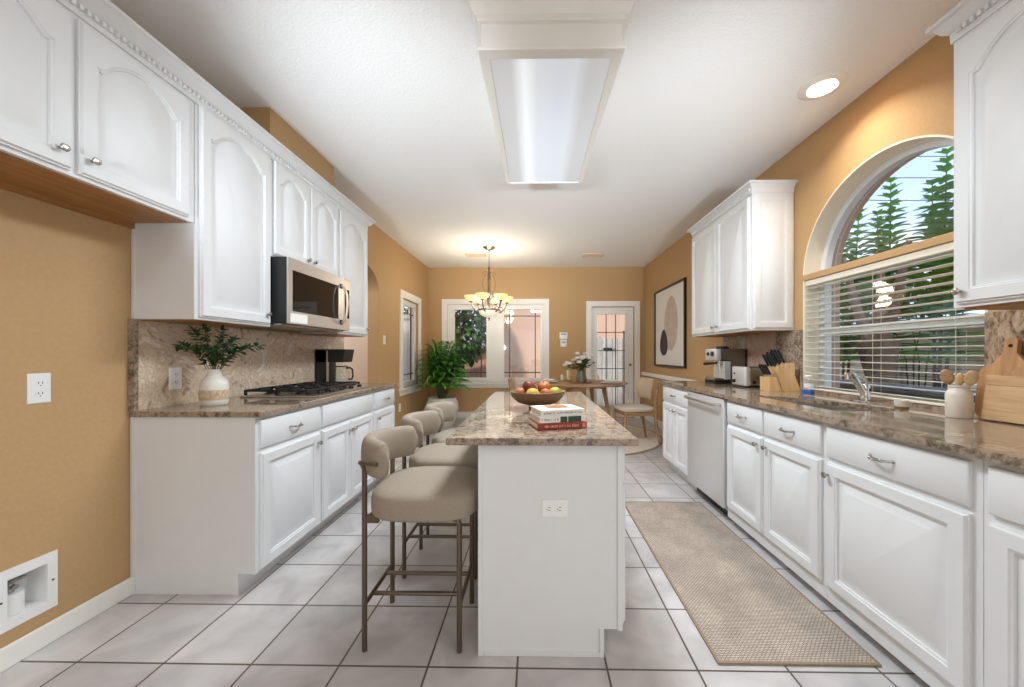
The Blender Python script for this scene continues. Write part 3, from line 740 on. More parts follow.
# chandelier
CH = Vector((-.70, 5.66, 0))
chn = thing('chandelier', 'bronze chandelier with amber glass bowls hanging by the back window', 'chandelier', (CH.x, CH.y, HC))
MB().lathe([(0, -.001), (.095, -.001), (.095, -.010), (.070, -.028), (.025, -.044), (.008, -.055), (0, -.055)], (CH.x, CH.y, HC), 28).build('canopy', 'nickel', chn)
mb = MB(); z = HC - .04; k = 0
mb.cyl((CH.x, CH.y, HC - .04), (CH.x, CH.y, 2.52), .005, seg=8)
mb.build('rod', 'bronze', chn)
mb = MB().lathe([(0, 2.54), (.012, 2.53), (.02, 2.50), (.012, 2.47), (.018, 2.44), (.014, 2.40), (.026, 2.36), (.014, 2.32), (.018, 2.2), (.03, 2.16), (.02, 2.10), (.045, 2.05), (.03, 1.99), (.012, 1.93), (.012, 1.90), (0, 1.90)], CH, 20)
for k in range(4):
    a = k * PI / 2 + .4; pts = []
    for i in range(14):
        t = i / 13; an = -1.2 + 4.6 * t; r = .07 * (1 - .35 * t)
        pts.append((CH.x + math.cos(a) * (.05 + .05 * math.sin(PI * t)), CH.y + math.sin(a) * (.05 + .05 * math.sin(PI * t)), 2.42 - .30 * t))
    mb.tube(pts, .004, 6)
    pts = [(CH.x + math.cos(a) * (.10 + .05 * math.cos(t)) , CH.y + math.sin(a) * (.10 + .05 * math.cos(t)), 2.02 + .05 * math.sin(t)) for t in [i * 1.75 * PI / 16 for i in range(17)]]
    mb.tube(pts, .006, 6)
    mb.tube([(CH.x + math.cos(a) * q, CH.y + math.sin(a) * q, zz) for q, zz in ((.0, 2.44), (.06, 2.455), (.10, 2.43), (.09, 2.40))], .004, 6)
mb.build('centre_stem', 'bronze', chn)
M['amber'] = emit_mat('lit_amber_glass', (255, 222, 140), .6, (250, 226, 170))
M['opal'] = emit_mat('lit_opal_glass', (255, 240, 214), .4, (250, 240, 222))
for k in range(6):
    a = k * PI / 3 + .28
    dx, dy = math.cos(a), math.sin(a)
    pts = [(CH.x + dx * r, CH.y + dy * r, zz) for r, zz in ((.04, 1.90), (.10, 1.835), (.18, 1.84), (.235, 1.89), (.262, 1.95), (.272, 1.985))]
    am = MB().tube(pts, .0115, 8).tube([(CH.x + dx * r, CH.y + dy * r, zz) for r, zz in ((.10, 1.84), (.14, 1.90), (.19, 1.915), (.22, 1.88), (.20, 1.85), (.17, 1.865))], .0055, 6).build('arm', 'bronze', chn)
    c = (CH.x + dx * .272, CH.y + dy * .272, 0)
    MB().lathe([(.0, 1.975), (.03, 1.982), (.034, 1.992), (.02, 1.998), (0, 2.0)], c, 16).build('cup', 'bronze', am)
    MB().lathe([(.022, 1.994), (.055, 2.004), (.085, 2.03), (.098, 2.06), (.104, 2.078), (.100, 2.079), (.080, 2.034), (.052, 2.012), (.02, 2.002), (.022, 1.994)], c, 24).build('glass_shade', 'amber', am)
MB().lathe([(.158, 1.876), (.171, 1.876), (.171, 1.856), (.158, 1.856), (.158, 1.876)], CH, 32).build('bowl_ring', 'bronze', chn)
MB().lathe([(.163, 1.860), (.150, 1.825), (.115, 1.788), (.06, 1.764), (.0, 1.757), (.0, 1.765), (.06, 1.772), (.11, 1.796), (.144, 1.83), (.157, 1.862), (.163, 1.860)], CH, 32).build('centre_bowl', 'opal', chn)
MB().lathe([(0, 1.757), (.012, 1.752), (.015, 1.74), (.006, 1.728), (.009, 1.715), (0, 1.70)], CH, 14).build('finial', 'bronze', chn)
point('chandelier_light', (CH.x, CH.y, 2.07), .22, 39, (1, .90, .74))

# ------------------------------------------------------------------ microwave
mw = thing('microwave', 'stainless over-the-range microwave with a black window and curved handle', 'microwave', (-1.8, 2.78, 1.41))
Y0, Y1, MX = 2.37, 3.165, -1.588
MB().box(XL + .003, MX - .012, Y0, Y1, 1.398, 1.829, .004).build('casing', 'black', mw)
MB().box(XL + .02, -1.64, Y0 + .01, Y1 - .01, 1.386, 1.399).build('bottom_grille', 'nickel', mw)
fM = lambda u, v, n: Vector((MX - .0115 + n, u, v))
mwd = MB().plate(rect(Y0 + .001, Y1 - .112, 1.399, 1.828), [rect(Y0 + .042, Y1 - .18, 1.482, 1.752)], fM, 0, .0115).build('door', 'steel_mid', mw)
MB().box(MX - .0115, MX - .003, Y0 + .040, Y1 - .178, 1.480, 1.754).build('window', 'blackglass', mwd)
M['copper'] = simple('warm_steel_panel', (206, 188, 172), .36, metal=.6, noise=.03)
cp = MB().box(MX - .0115, MX, Y1 - .110, Y1, 1.399, 1.828, .003).build('control_panel', 'copper', mw)
MB().box(MX - .001, MX + .002, Y1 - .085, Y1 - .012, 1.50, 1.74).build('keypad', 'blackglass', cp)
hy = Y1 - .145
MB().tube([(MX - .002, hy, 1.755), (MX + .012, hy, 1.755), (MX + .034, hy, 1.735), (MX + .048, hy, 1.68), (MX + .052, hy, 1.61), (MX + .048, hy, 1.54), (MX + .034, hy, 1.475), (MX + .012, hy, 1.458), (MX - .002, hy, 1.458)], .010, 10).build('handle', 'copper', mwd)
MB().box(MX - .001, MX + .008, hy - .018, hy + .018, 1.735, 1.775, .004).box(MX - .001, MX + .008, hy - .018, hy + .018, 1.44, 1.48, .004).build('handle_mount', 'black', mwd)
M['sticker'] = simple('white_sticker', (238, 236, 232), .5, noise=.02)
MB().box(MX - .001, MX + .0008, Y0 + .02, Y0 + .20, 1.408, 1.468).build('sticker', 'sticker', mwd)

# ------------------------------------------------------------------ cooktop
ck = thing('gas_cooktop', 'stainless gas cooktop with black cast iron grates on the granite', 'cooktop', (-1.68, 2.78, .915))
MB().box(-1.93, -1.425, 2.40, 3.16, .9155, .928, .004, 2).build('tray', 'steel', ck)
for gy0 in (2.42, 2.665, 2.91):
    g = MB(); gx0, gx1, gy1, zt = -1.91, -1.50, gy0 + .235, .958
    for (a, b) in (((gx0, gy0), (gx1, gy0)), ((gx1, gy0), (gx1, gy1)), ((gx1, gy1), (gx0, gy1)), ((gx0, gy1), (gx0, gy0))):
        g.obox(((a[0] + b[0]) / 2, (a[1] + b[1]) / 2, zt), abs(a[0] - b[0]) + .012, abs(a[1] - b[1]) + .012, .014, bev=.003)
    for bx in (gx0 + .10, gx1 - .10):
        for q in range(4):
            an = q * PI / 2
            g.obox((bx + math.cos(an) * .06, gy0 + .1175 + math.sin(an) * .07, zt + .002), .07 if q % 2 == 0 else .010, .010 if q % 2 == 0 else .085, .016, bev=.002)
    g.obox(((gx0 + gx1) / 2, gy0 + .1175, zt), .012, .235, .014)
    for x in (gx0, (gx0 + gx1) / 2, gx1):
        for y in (gy0 + .006, gy1 - .006): g.box(x - .007, x + .007, y - .006, y + .006, .928, zt)
    g.build('grate', 'iron', ck)
for by in (2.5375, 2.7825, 3.0275):
    for bx in (-1.81, -1.60):
        MB().lathe([(0, .945), (.03, .945), (.034, .941), (.034, .936), (.044, .934), (.046, .9285), (0, .9285)], (bx, by, 0), 20).build('burner', 'iron', ck)
for k in range(5):
    MB().lathe([(.017, .9285), (.017, .940), (.014, .948), (0, .949)], (-1.455, 2.50 + k * .14, 0), 16).build('knob', 'black', ck)

# ------------------------------------------------------------------ coffee maker beyond the cooktop
cmk = thing('coffee_maker', 'black drip coffee maker with glass jug at the far end of the cooktop counter', 'coffee maker', (-1.80, 3.42, .915))
y0, y1 = 3.33, 3.50
MB().box(-1.985, -1.885, y0, y1, .916, 1.235, .006, 2).build('water_tank', 'black', cmk)
MB().box(-1.99, -1.69, y0, y1, .916, .945, .006, 2).build('base', 'black', cmk)
MB().plate([(-1.985, 1.125), (-1.735, 1.125), (-1.715, 1.235), (-1.985, 1.235)], [], lambda u, v, w: Vector((u, w, v)), y0, y1).box(-1.985, -1.71, y0 - .002, y1 + .002, 1.2355, 1.243, .002).build('brew_head', 'black', cmk)
MB().box(-1.882, -1.872, y0 - .003, y0 + .02, .93, 1.23).build('steel_strip', 'steel', cmk)
jc = (-1.785, 3.415, 0)
jug = MB().lathe([(0, .946), (.058, .946), (.066, .965), (.066, 1.03), (.052, 1.072), (.052, 1.08), (.048, 1.08), (.048, 1.07), (.062, 1.028), (.062, .967), (.055, .95), (0, .95)], jc, 28).build('glass_jug', 'clear', cmk)
MB().tube([(-1.737, 3.40, 1.07), (-1.70, 3.39, 1.075), (-1.675, 3.385, 1.06), (-1.67, 3.385, 1.0), (-1.68, 3.387, .97), (-1.715, 3.395, .968)], .008, 8).lathe([(0, 1.092), (.05, 1.09), (.054, 1.081), (0, 1.081)], jc, 24).build('jug_handle', 'black', jug)

# ------------------------------------------------------------------ vase with greenery
def sprig(mb, st, base, tip, n, L, W, up0, curve):
    base, tip = Vector(base), Vector(tip); pts = []
    for i in range(9):
        t = i / 8; p = base.lerp(tip, t); p.z += curve * math.sin(PI * t); pts.append(p)
    st.tube(pts, [.0022 * (1 - .6 * i / 8) for i in range(9)], 5)
    for i in range(n):
        t = .28 + .72 * i / max(1, n - 1); f = t * 8; k = min(7, int(f)); p = pts[k].lerp(pts[k + 1], f - k)
        d = (pts[k + 1] - pts[k]).normalized()
        for sg in (-1, 1):
            a = random.uniform(0, 2 * PI)
            sd = d.cross(Vector((math.cos(a), math.sin(a), .6))).normalized() * sg
            mb.leaf(p, d * .55 + sd + Vector((0, 0, .1)), Vector((random.uniform(-.3, .3), random.uniform(-.3, .3), 1)), L * random.uniform(.75, 1.15), W * random.uniform(.8, 1.1), .18, .15)
    mb.leaf(pts[-1], pts[-1] - pts[-2], Vector((0, 0, 1)), L, W, .2)
vs = thing('vase', 'white stoneware vase of green sprigs on the cooktop counter', 'vase', (-1.80, 2.06, .915))
vc = (-1.80, 2.06, .9155)
vb = MB().lathe([(0, 0), (.056, 0), (.062, .008), (.0645, .03), (.065, .105), (.0625, .125), (.053, .146), (.038, .160), (.032, .168), (.031, .192), (.034, .199), (.030, .199), (.027, .192), (.027, .168), (.048, .14), (.057, .105), (.057, .03), (.05, .012), (0, .012)], vc, 40).build('vase_body', 'ceramic', vs)
M['vaseband'] = simple('sand_textured_band', (206, 182, 152), .8, noise=.2, scale=60, bump=.5)
bd = MB(); 
bd.lathe([(.0650, .030), (.0660, .034), (.0660, .082), (.0652, .086), (.0642, .086), (.0642, .030), (.0650, .030)], vc, 40)
for k in range(14):
    a = 2 * PI * k / 14; b2 = 2 * PI * (k + .5) / 14; a2 = 2 * PI * (k + 1) / 14
    q = lambda an, z: (vc[0] + .0664 * math.cos(an), vc[1] + .0664 * math.sin(an), vc[2] + z)
    bd.tube([q(a, .038), q((a + b2) / 2, .058), q(b2, .078)], .0022, 5).tube([q(b2, .078), q((b2 + a2) / 2, .058), q(a2, .038)], .0022, 5)
bd.build('pattern_band', 'vaseband', vb)
lf, st = MB(), MB()
for k in range(16):
    a = 2 * PI * k / 16 + random.uniform(-.2, .2); r = random.uniform(.08, .17); h = random.uniform(.12, .25)
    if k % 4 == 0: r, h = .05, random.uniform(.22, .27)
    sprig(lf, st, (vc[0] + random.uniform(-.012, .012), vc[1] + random.uniform(-.012, .012), vc[2] + .15), (vc[0] + r * math.cos(a), vc[1] + r * math.sin(a), vc[2] + .17 + h * (.6 if r > .13 else .95)), 9, .040, .022, 0, .03)
for tx, ty, tz in ((.24, .02, .33), (-.17, -.03, .33), (.17, -.06, .36)):
    sprig(lf, st, (vc[0], vc[1], vc[2] + .15), (vc[0] + tx, vc[1] + ty, vc[2] + tz), 11, .042, .023, 0, .05)
st.build('stems', 'stem', vs); lf.build('leaves', 'leafdark', vs, smooth=0, recalc=False)

# ------------------------------------------------------------------ left wall plates and the valve box
fLW = lambda u, v, n: Vector((XL + n, u, v))
outlet_mesh(fLW, (1.482, 1.06), .072, .122, 'wall_outlet', 'white double wall outlet on the bare tan wall of the fridge bay')
outlet_mesh(lambda u, v, n: Vector((XL + .0205 + n, u, v)), (2.035, 1.065), .072, .122, 'wall_outlet', 'white double outlet on the stone backsplash beside the vase')
outlet_mesh(fLW, (5.52, .40), .072, .122, 'wall_outlet', 'white double outlet low on the tan wall under the narrow far window')
ls = thing('light_switch', 'white light switch on the tan wall between the arch and the narrow window', 'switch', (XL, 4.95, 1.33))
sp_ = MB().box(XL + .0005, XL + .007, 4.915, 4.985, 1.33, 1.448, .002).build('cover_plate', 'plastic', ls)
MB().obox((XL + .010, 4.95, 1.389), .012, .010, .022, (0, .4, 0), .002).build('toggle', 'plastic', sp_)
ib = thing('valve_box', 'white recessed water valve box low in the tan wall', 'valve box', (XL, 1.40, .14))
mb = MB(); mb.plate(rect(1.352, 1.538, .142, .375), [rect(1.388, 1.505, .178, .335)], fLW, .0005, .006); mb.build('frame', 'plastic', ib)
mb = MB(); q = rect(1.385, 1.508, .175, .338); qi = rect(1.389, 1.504, .179, .334)
mb.loft([[fLW(u, v, n) for u, v in p] for p, n in ((q, .0), (q, -.085), (qi, -.082), (qi, .0), (q, .0))], False, False)
mb.plate(qi, [], fLW, -.084, -.081); mb.build('recess', 'plastic', ib)
MB().cyl(fLW(1.430, .180, -.045), fLW(1.430, .262, -.045), .035, seg=20).build('drain_cup', 'plastic', ib)
vv = MB().cyl(fLW(1.430, .263, -.045), fLW(1.430, .300, -.045), .012, seg=12).cyl(fLW(1.430, .285, -.05), fLW(1.430, .285, -.02), .009, seg=12)
vv.obox(fLW(1.445, .305, -.04), .02, .05, .012, bev=.003); vv.build('valve', 'nickel', ib)
for u in (1.522, 1.370): MB().cyl(fLW(u, .258, .005), fLW(u, .258, .008), .004, seg=10).build('screw', 'socket', ib)

# ------------------------------------------------------------------ bar stools
def superloop(cx, cy, rx, ry, z, n=36, p=3.2):
    o = []
    for k in range(n):
        a = 2 * PI * k / n; c, s = math.cos(a), math.sin(a)
        o.append(Vector((cx + rx * math.copysign(abs(c) ** (2 / p), c), cy + ry * math.copysign(abs(s) ** (2 / p), s), z)))
    return o
def make_stool(x0, y0, label):
    """legs at x0..x0+.385 and y0..y0+.295, facing the island"""
    t = thing('bar_stool', label, 'bar stool', (x0 + .19, y0 + .15, 0), 'bar stools along the island')
    x1, y1 = x0 + .385, y0 + .295; r = .0108
    for y, sg in ((y0, -1), (y1, 1)):
        pts = [(x0, y, 0), (x0, y, .40), (x0, y, .735), (x0 - .004, y + sg * .012, .758), (x0 - .002, y + sg * .034, .770), (x0 + .014, y + sg * .052, .775), (x0 + .045, y + sg * .061, .774), (x0 + .078, y + sg * .063, .771)]
        MB().tube(pts, [r] * 3 + [.0095, .0085, .008, .008, .008], 10).build('leg', 'bronze', t)
        MB().tube([(x1, y, 0), (x1, y, .3), (x1, y, .518), (x1 - .006, y, .532), (x1 - .03, y, .538)], r, 10).build('leg', 'bronze', t)
    for x in (x0, x1):
        MB().tube([(x, y0 + .004, .185), (x, y1 - .004, .185)], .009, 8).build('stretcher', 'bronze', t)
    for y in (y0 + .075, y1 - .075):
        MB().tube([(x0 + .006, y, .185), (x1 - .006, y, .185)], .009, 8).build('stretcher', 'bronze', t)
    MB().box(x0 + .004, x1 - .004, y0 + .005, y1 - .005, .527, .543, .004).box(x0 - .003, x0 + .06, y0 - .006, y0 + .010, .516, .550, .004).box(x0 - .003, x0 + .06, y1 - .010, y1 + .006, .516, .550, .004).build('seat_frame', 'bronze', t)
    cx, cy = x0 + .232, (y0 + y1) / 2
    L = []
    for k, z in ((.80, .541), (.94, .544), (.985, .553), (1.0, .570), (1.0, .612), (.985, .630), (.94, .642), (.82, .650), (.5, .655), (.05, .657)):
        L.append(superloop(cx, cy, .228 * k, .215 * k, z))
    MB().loft(L).build('seat', 'fabric', t)
    L = []; cc = Vector((x0 + .236, cy, 0)); n = 22
    for i in range(n + 1):
        s = -1 + 2 * i / n; a = PI + s * math.radians(62)
        e = math.sqrt(max(0, 1 - max(0, (abs(s) - .80) / .20) ** 2)); e = max(e, .04)
        hz, ht = .075 * (.35 + .65 * e) if e > .05 else .012, .036 * e
        o = []
        R = .275 - .012
        for k in range(20):
            b = 2 * PI * k / 20; cb, sb = math.cos(b), math.sin(b)
            rr = R + ht * math.copysign(abs(cb) ** .75, cb); z = .776 + hz * math.copysign(abs(sb) ** .75, sb) + .004 * (1 - abs(s))
            o.append(cc + Vector((rr * math.cos(a), rr * math.sin(a) * .82, z)))
        L.append(o)
    MB().loft(L).build('backrest', 'fabric', t)
    return t
s1 = make_stool(-.69, 1.495, 'taupe padded bar stool with curved back, standing in front of the other two')
dup(s1, (-.012, .49, 0), 'taupe padded bar stool with curved back, in the middle between the two others')
dup(s1, (-.012, .93, 0), 'taupe padded bar stool with curved back, farthest, in front of the potted palm')

# ------------------------------------------------------------------ rugs
M['weave'] = brick_mat('woven_jute', (214, 200, 186), (198, 182, 168), (118, 104, 92), .0165, .0085, .0014, .95, stagger=.5, noise=.22, bump=.8, nscale=5)
rn = thing('runner_rug', 'beige woven runner rug along the sink cabinets', 'rug', (1.018, 2.23, 0))
mb = MB().box(.712, 1.322, 1.452, 3.01, .001, .009, .003); mb.build('pile', 'weave', rn)
M['weavedge'] = simple('brown_rug_binding', (150, 132, 110), .95, noise=.15, scale=120)
MB().plate(rect(.706, 1.328, 1.446, 3.016), [rect(.716, 1.318, 1.456, 3.006)], fZ, .0008, .0100).build('binding', 'weavedge', rn)
M['rugcream'] = simple('cream_round_rug_pile', (226, 214, 202), .98, spec=.1, noise=.08, scale=90, bump=.4)
rr_ = thing('round_rug', 'round cream rug under the dining table', 'rug', (.60, 5.55, 0))
MB().lathe([(0, .001), (1.20, .001), (1.22, .004), (1.215, .011), (1.0, .012), (0, .012)], (.60, 5.55, 0), 72).build('pile', 'rugcream', rr_)
MB().lathe([(1.205, .0008), (1.235, .0008), (1.238, .007), (1.225, .0125), (1.205, .0125), (1.205, .0008)], (.60, 5.55, 0), 72).build('binding', 'weavedge', rr_)

# ------------------------------------------------------------------ fruit bowl and books on the island
IT = .8735
bw = thing('fruit_bowl', 'brown footed wooden bowl of fruit on the granite island', 'bowl', (.014, 2.235, IT))
bc = (.014, 2.235, IT)
M['bowl'] = simple('turned_brown_wood', (118, 88, 62), .5, noise=.2, scale=20, aniso=(1, 1, 8))
MB().lathe([(0, .024), (.07, .024), (.12, .040), (.152, .070), (.166, .104), (.162, .106), (.156, .102), (.140, .072), (.112, .048), (.06, .034), (0, .032)], bc, 44).build('bowl_body', 'bowl', bw)
for k in range(3):
    a = -2.0 + 2 * PI * k / 3
    MB().lathe([(0, 0), (.009, 0), (.011, .008), (.008, .03), (0, .034)], (bc[0] + .07 * math.cos(a), bc[1] + .07 * math.sin(a), IT), 12).build('foot', 'black', bw)
def fruit_mat(name, c1, c2):
    return ramp_mat(name, [(.35, c1), (.65, c2)], 5, .5, dist=.5, speck=.12, speck_scale=120)
M['mangored'] = fruit_mat('red_mango_skin', (78, 20, 14), (150, 62, 26)); M['mangoor'] = fruit_mat('orange_mango_skin', (140, 54, 22), (196, 118, 40))
M['lemon'] = fruit_mat('yellow_skin', (186, 138, 30), (214, 176, 60)); M['orange'] = fruit_mat('orange_skin', (150, 80, 36), (190, 118, 58)); M['pear'] = fruit_mat('green_yellow_skin', (136, 138, 36), (190, 178, 70))
def fruit(kind, label, dx, dy, z, r, mt, sc=(1, 1, 1), rot=(0, 0, 0)):
    c = (bc[0] + dx, bc[1] + dy, IT + z)
    t = thing(kind, label, 'fruit', (c[0], c[1], c[2] - r * sc[2]), 'fruit in the wooden bowl')
    mt4 = Matrix.Translation(Vector(c)) @ Matrix.Rotation(rot[2], 4, 'Z') @ Matrix.Rotation(rot[1], 4, 'Y')
    mb = MB(); lo = []
    for i in range(15):
        a = PI * i / 14; q = max(math.sin(a), .01); zz = -math.cos(a)
        k = 1 + (.12 * max(0, -zz) if kind == 'pear' else .04 * zz)
        dip = -.10 * math.exp(-((1 - zz) / .06) ** 2) if kind != 'lemon' else .12 * math.exp(-((1 - abs(zz)) / .05))
        lo.append([mt4 @ Vector((r * sc[0] * q * k * math.cos(b), r * sc[1] * q * k * math.sin(b), r * sc[2] * (zz + dip))) for b in [2 * PI * j / 20 for j in range(20)]])
    mb.loft(lo).build('flesh', mt, t)
    p = mt4 @ Vector((0, 0, r * sc[2] * .93)); p2 = mt4 @ Vector((.003, 0, r * sc[2] * 1.12))
    MB().cyl(p, p2, .002, .0028, 8).build('stem', 'bark', t)
fruit('mango', 'dark red mango heaped highest in the fruit bowl', -.048, -.01, .124, .042, 'mangored', (1.15, 1, .95), (0, .9, .3))
fruit('mango', 'orange red mango beside the dark red one on top of the bowl', .042, .0, .125, .040, 'mangoor', (1.1, 1, .95), (0, -.5, 1.2))
fruit('orange', 'small orange at the left rim of the fruit bowl', -.100, -.03, .096, .032, 'orange')
fruit('lemon', 'yellow lemon at the front middle of the fruit bowl', -.030, -.085, .094, .036, 'lemon', (1.0, 1.0, 1.1), (0, 1.4, .2))
fruit('peach', 'yellow orange peach at the front of the bowl beside the lemon', .052, -.080, .093, .035, 'mangoor', (1.08, 1, .98), (0, .4, 0))
fruit('pear', 'green yellow pear at the right rim of the fruit bowl', .104, -.02, .096, .034, 'pear', (1, 1, 1.12), (0, 1.2, .4))

M['pages'] = simple('book_pages', (226, 214, 192), .85, noise=.06, scale=60, aniso=(1, 1, 30))
M['bookred'] = simple('red_book_cover', (150, 52, 38), .45, noise=.08); M['bookwhite'] = simple('white_book_cover', (232, 230, 224), .4, noise=.03)
M['bookgreen'] = simple('dark_green_spine', (34, 62, 44), .45, noise=.15); M['ink'] = simple('grey_ink', (120, 118, 116), .6, noise=.05); M['inkpale'] = simple('pale_ink', (226, 190, 168), .6, noise=.05)
M['photo'] = ramp_mat('cover_picture', [(.3, (96, 50, 30)), (.5, (176, 112, 66)), (.7, (214, 176, 130))], 12, .4, speck=.2)
M['tagred'] = simple('pink_red_spine_mark', (214, 140, 124), .5, noise=.05)
def book(label, z0, th, L, D, cx, cy, rot, cover, ink, marks):
    t = thing('book', label, 'book', (cx, cy, z0), 'stack of books on the island')
    R = Matrix.Translation(Vector((cx, cy, z0))) @ Matrix.Rotation(rot, 4, 'Z')
    def bx(mb, x0, x1, y0, y1, a, b, bev=0):
        n0 = len(mb.bm.verts); mb.box(x0, x1, y0, y1, a, b, bev); mb.bm.verts.ensure_lookup_table()
        for v in mb.bm.verts[n0:]: v.co = R @ v.co
        return mb
    c = MB(); bx(c, -L / 2, L / 2, -D / 2, D / 2, 0, .003); bx(c, -L / 2, L / 2, -D / 2, D / 2, th - .003, th); bx(c, -L / 2, L / 2, -D / 2 - .003, -D / 2 + .001, 0, th, .0012)
    cv = c.build('cover', cover, t)
    bx(MB(), -L / 2 + .004, L / 2 - .004, -D / 2 + .001, D / 2 - .004, .003, th - .003).build('pages', 'pages', t)
    m = MB(); x = marks[0]
    while x < marks[1]:                                            # the printed title, too small in the photo to read
        w = random.choice((.0035, .0045, .0055)); h = marks[2] * random.uniform(.8, 1)
        zc = th * .5
        bx(m, x, x + .0011, -D / 2 - .0036, -D / 2 - .0029, zc - h / 2, zc + h / 2)
        bx(m, x, x + w, -D / 2 - .0036, -D / 2 - .0029, zc + random.choice((-h / 2, h / 2 - .0011, -.0005)), zc + random.choice((-h / 2, h / 2 - .0011, -.0005)) + .0012)
        if random.random() < .6: bx(m, x + w - .0011, x + w, -D / 2 - .0036, -D / 2 - .0029, zc - h / 2, zc + h / 2 * random.choice((0, 1)))
        x += w + (.0025 if random.random() > .15 else .007)
    m.build('title', ink, cv)
    return t, cv, bx, R
RB = math.radians(15)
t, cv, bx, R = book('red book with a pale title, bottom of the stack on the island', IT, .028, .226, .165, .098, 1.70, RB, 'bookred', 'inkpale', (-.08, .075, .011))
bx(MB(), .092, .106, -.0825 - .0036, -.0825 - .0029, .004, .024).build('publisher_mark', 'tagred', cv)
t, cv, bx, R = book('white and dark green book in the middle of the stack', IT + .0285, .026, .212, .160, .098, 1.705, math.radians(17), 'bookwhite', 'ink', (-.098, -.02, .009))
bx(MB(), -.012, .020, -.080 - .0036, -.080 - .0029, .001, .025).build('spine_panel', 'bookgreen', cv); bx(MB(), .024, .086, -.080 - .0036, -.080 - .0029, .001, .025).build('spine_panel', 'bookgreen', cv)
t, cv, bx, R = book('white cookbook with a brown picture on its cover, top of the stack', IT + .055, .028, .206, .158, .098, 1.708, math.radians(18), 'bookwhite', 'ink', (-.09, .09, .010))
bx(MB(), -.045, .055, -.03, .062, .0281, .0288).build('cover_picture', 'photo', cv)

# ------------------------------------------------------------------ things on the window counter
CT = .9155
# faucet
fa = thing('faucet', 'chrome pull-out kitchen faucet behind the sink', 'faucet', (1.96, 2.24, CT))
fx, fy = 1.96, 2.24
MB().loft([[Vector((fx + .032 * math.cos(a) * k, fy + .115 * math.copysign(abs(math.sin(a)) ** .8, math.sin(a)) * k, z)) for a in [2 * PI * j / 28 for j in range(28)]] for k, z in ((1, CT), (1, CT + .004), (.9, CT + .008))]).build('deck_plate', 'chrome', fa)
MB().lathe([(0, 0), (.026, 0), (.026, .02), (.022, .03), (.022, .07), (.024, .085), (.018, .098), (0, .10)], (fx, fy, CT + .007), 24).build('body', 'chrome', fa)
MB().tube([(fx - .004, fy, CT + .04), (fx - .035, fy + .004, CT + .10), (fx - .066, fy + .008, CT + .155), (fx - .078, fy + .010, CT + .172)], [.017, .018, .020, .0195], 14).lathe([(0, 0), (.014, .002), (.015, .03), (.012, .042), (0, .043)], (fx - .088, fy + .022, CT + .130), 16).build('spout', 'chrome', fa)
MB().tube([(fx, fy, CT + .095), (fx + .012, fy - .004, CT + .115), (fx - .02, fy - .012, CT + .15), (fx - .045, fy - .018, CT + .158)], [.011, .009, .007, .0065], 10).build('lever', 'chrome', fa)
# soap bottle
sb = thing('soap_bottle', 'clear bottle of blue dish soap beside the knife block', 'bottle', (1.875, 2.585, CT))
sc_ = (1.875, 2.585, CT)
M['soap'] = simple('blue_dish_soap', (40, 104, 206), .12, noise=.05, coat=.5)
MB().lathe([(0, .0), (.030, .0), (.034, .006), (.035, .085), (.031, .105), (.017, .118), (.015, .125), (.0135, .125), (.0155, .117), (.029, .104), (.033, .084), (.0325, .008), (0, .004)], sc_, 28, sc=(1.2, 1.2)).build('bottle', 'clear', sb)
MB().lathe([(0, .005), (.0315, .007), (.0322, .042), (0, .042)], sc_, 28, sc=(1.2, 1.2)).build('liquid', 'soap', sb)
MB().lathe([(0, .140), (.013, .140), (.017, .135), (.017, .1255), (0, .1255)], sc_, 20, sc=(1.2, 1.2)).build('cap', 'plastic', sb)
M['paper'] = simple('white_paper_label', (236, 238, 240), .6, noise=.02)
mb = MB(); mb.loft([[Vector((sc_[0] + .0428 * math.cos(a), sc_[1] + .0428 * math.sin(a), CT + z)) for a in [PI + .35 + 1.5 * k / 12 for k in range(13)]] for z in (.060, .084)], False, False, False); mb.build('label', 'paper', sb, recalc=False)
# knife block
kb = thing('knife_block', 'light wooden knife block full of black-handled knives', 'knife block', (1.90, 2.92, CT))
# profile in the wall-parallel plane leaning away from the room
def kbp(u, w, v): return Vector((u, w, v))
KY0, KY1 = 2.86, 2.985
MB().plate([(1.885, CT), (2.02, CT), (1.975, CT + .125), (1.975, CT + .215), (1.925, CT + .215), (1.835, CT + .18)], [], lambda u, v, w: Vector((u, w, v)), KY0, KY1).build('block', 'blockwood', kb)
MB().plate([(1.785, CT), (1.881, CT), (1.838, CT + .108), (1.785, CT + .108)], [], lambda u, v, w: Vector((u, w, v)), KY0 + .004, KY1 - .004).build('front_block', 'blockwood', kb)
kd = Vector((-.46, 0, .888)).normalized()
def knife(b, L, r):
    mb = MB(); b = Vector(b)
    mb.cyl(b - kd * .03, b + kd * .012, r * .8, seg=10).build('bolster', 'steel', kb)
    MB().tube([b + kd * .010, b + kd * (.012 + L * .3), b + kd * (.012 + L * .85), b + kd * (.012 + L)], [r, r * 1.1, r * 1.15, r * .8], 10).build('knife_handle', 'black', kb)
for i, (x, z) in enumerate(((1.915, .211), (1.880, .197), (1.845, .183))):
    for j, y in enumerate((KY0 + .022, KY0 + .062, KY0 + .102)): knife((x, y, CT + z), .112 - .008 * i, .0085)
for j, y in enumerate((KY0 + .020, KY0 + .046, KY0 + .072, KY0 + .098)): knife((1.808, y, CT + .117), .085, .0075)
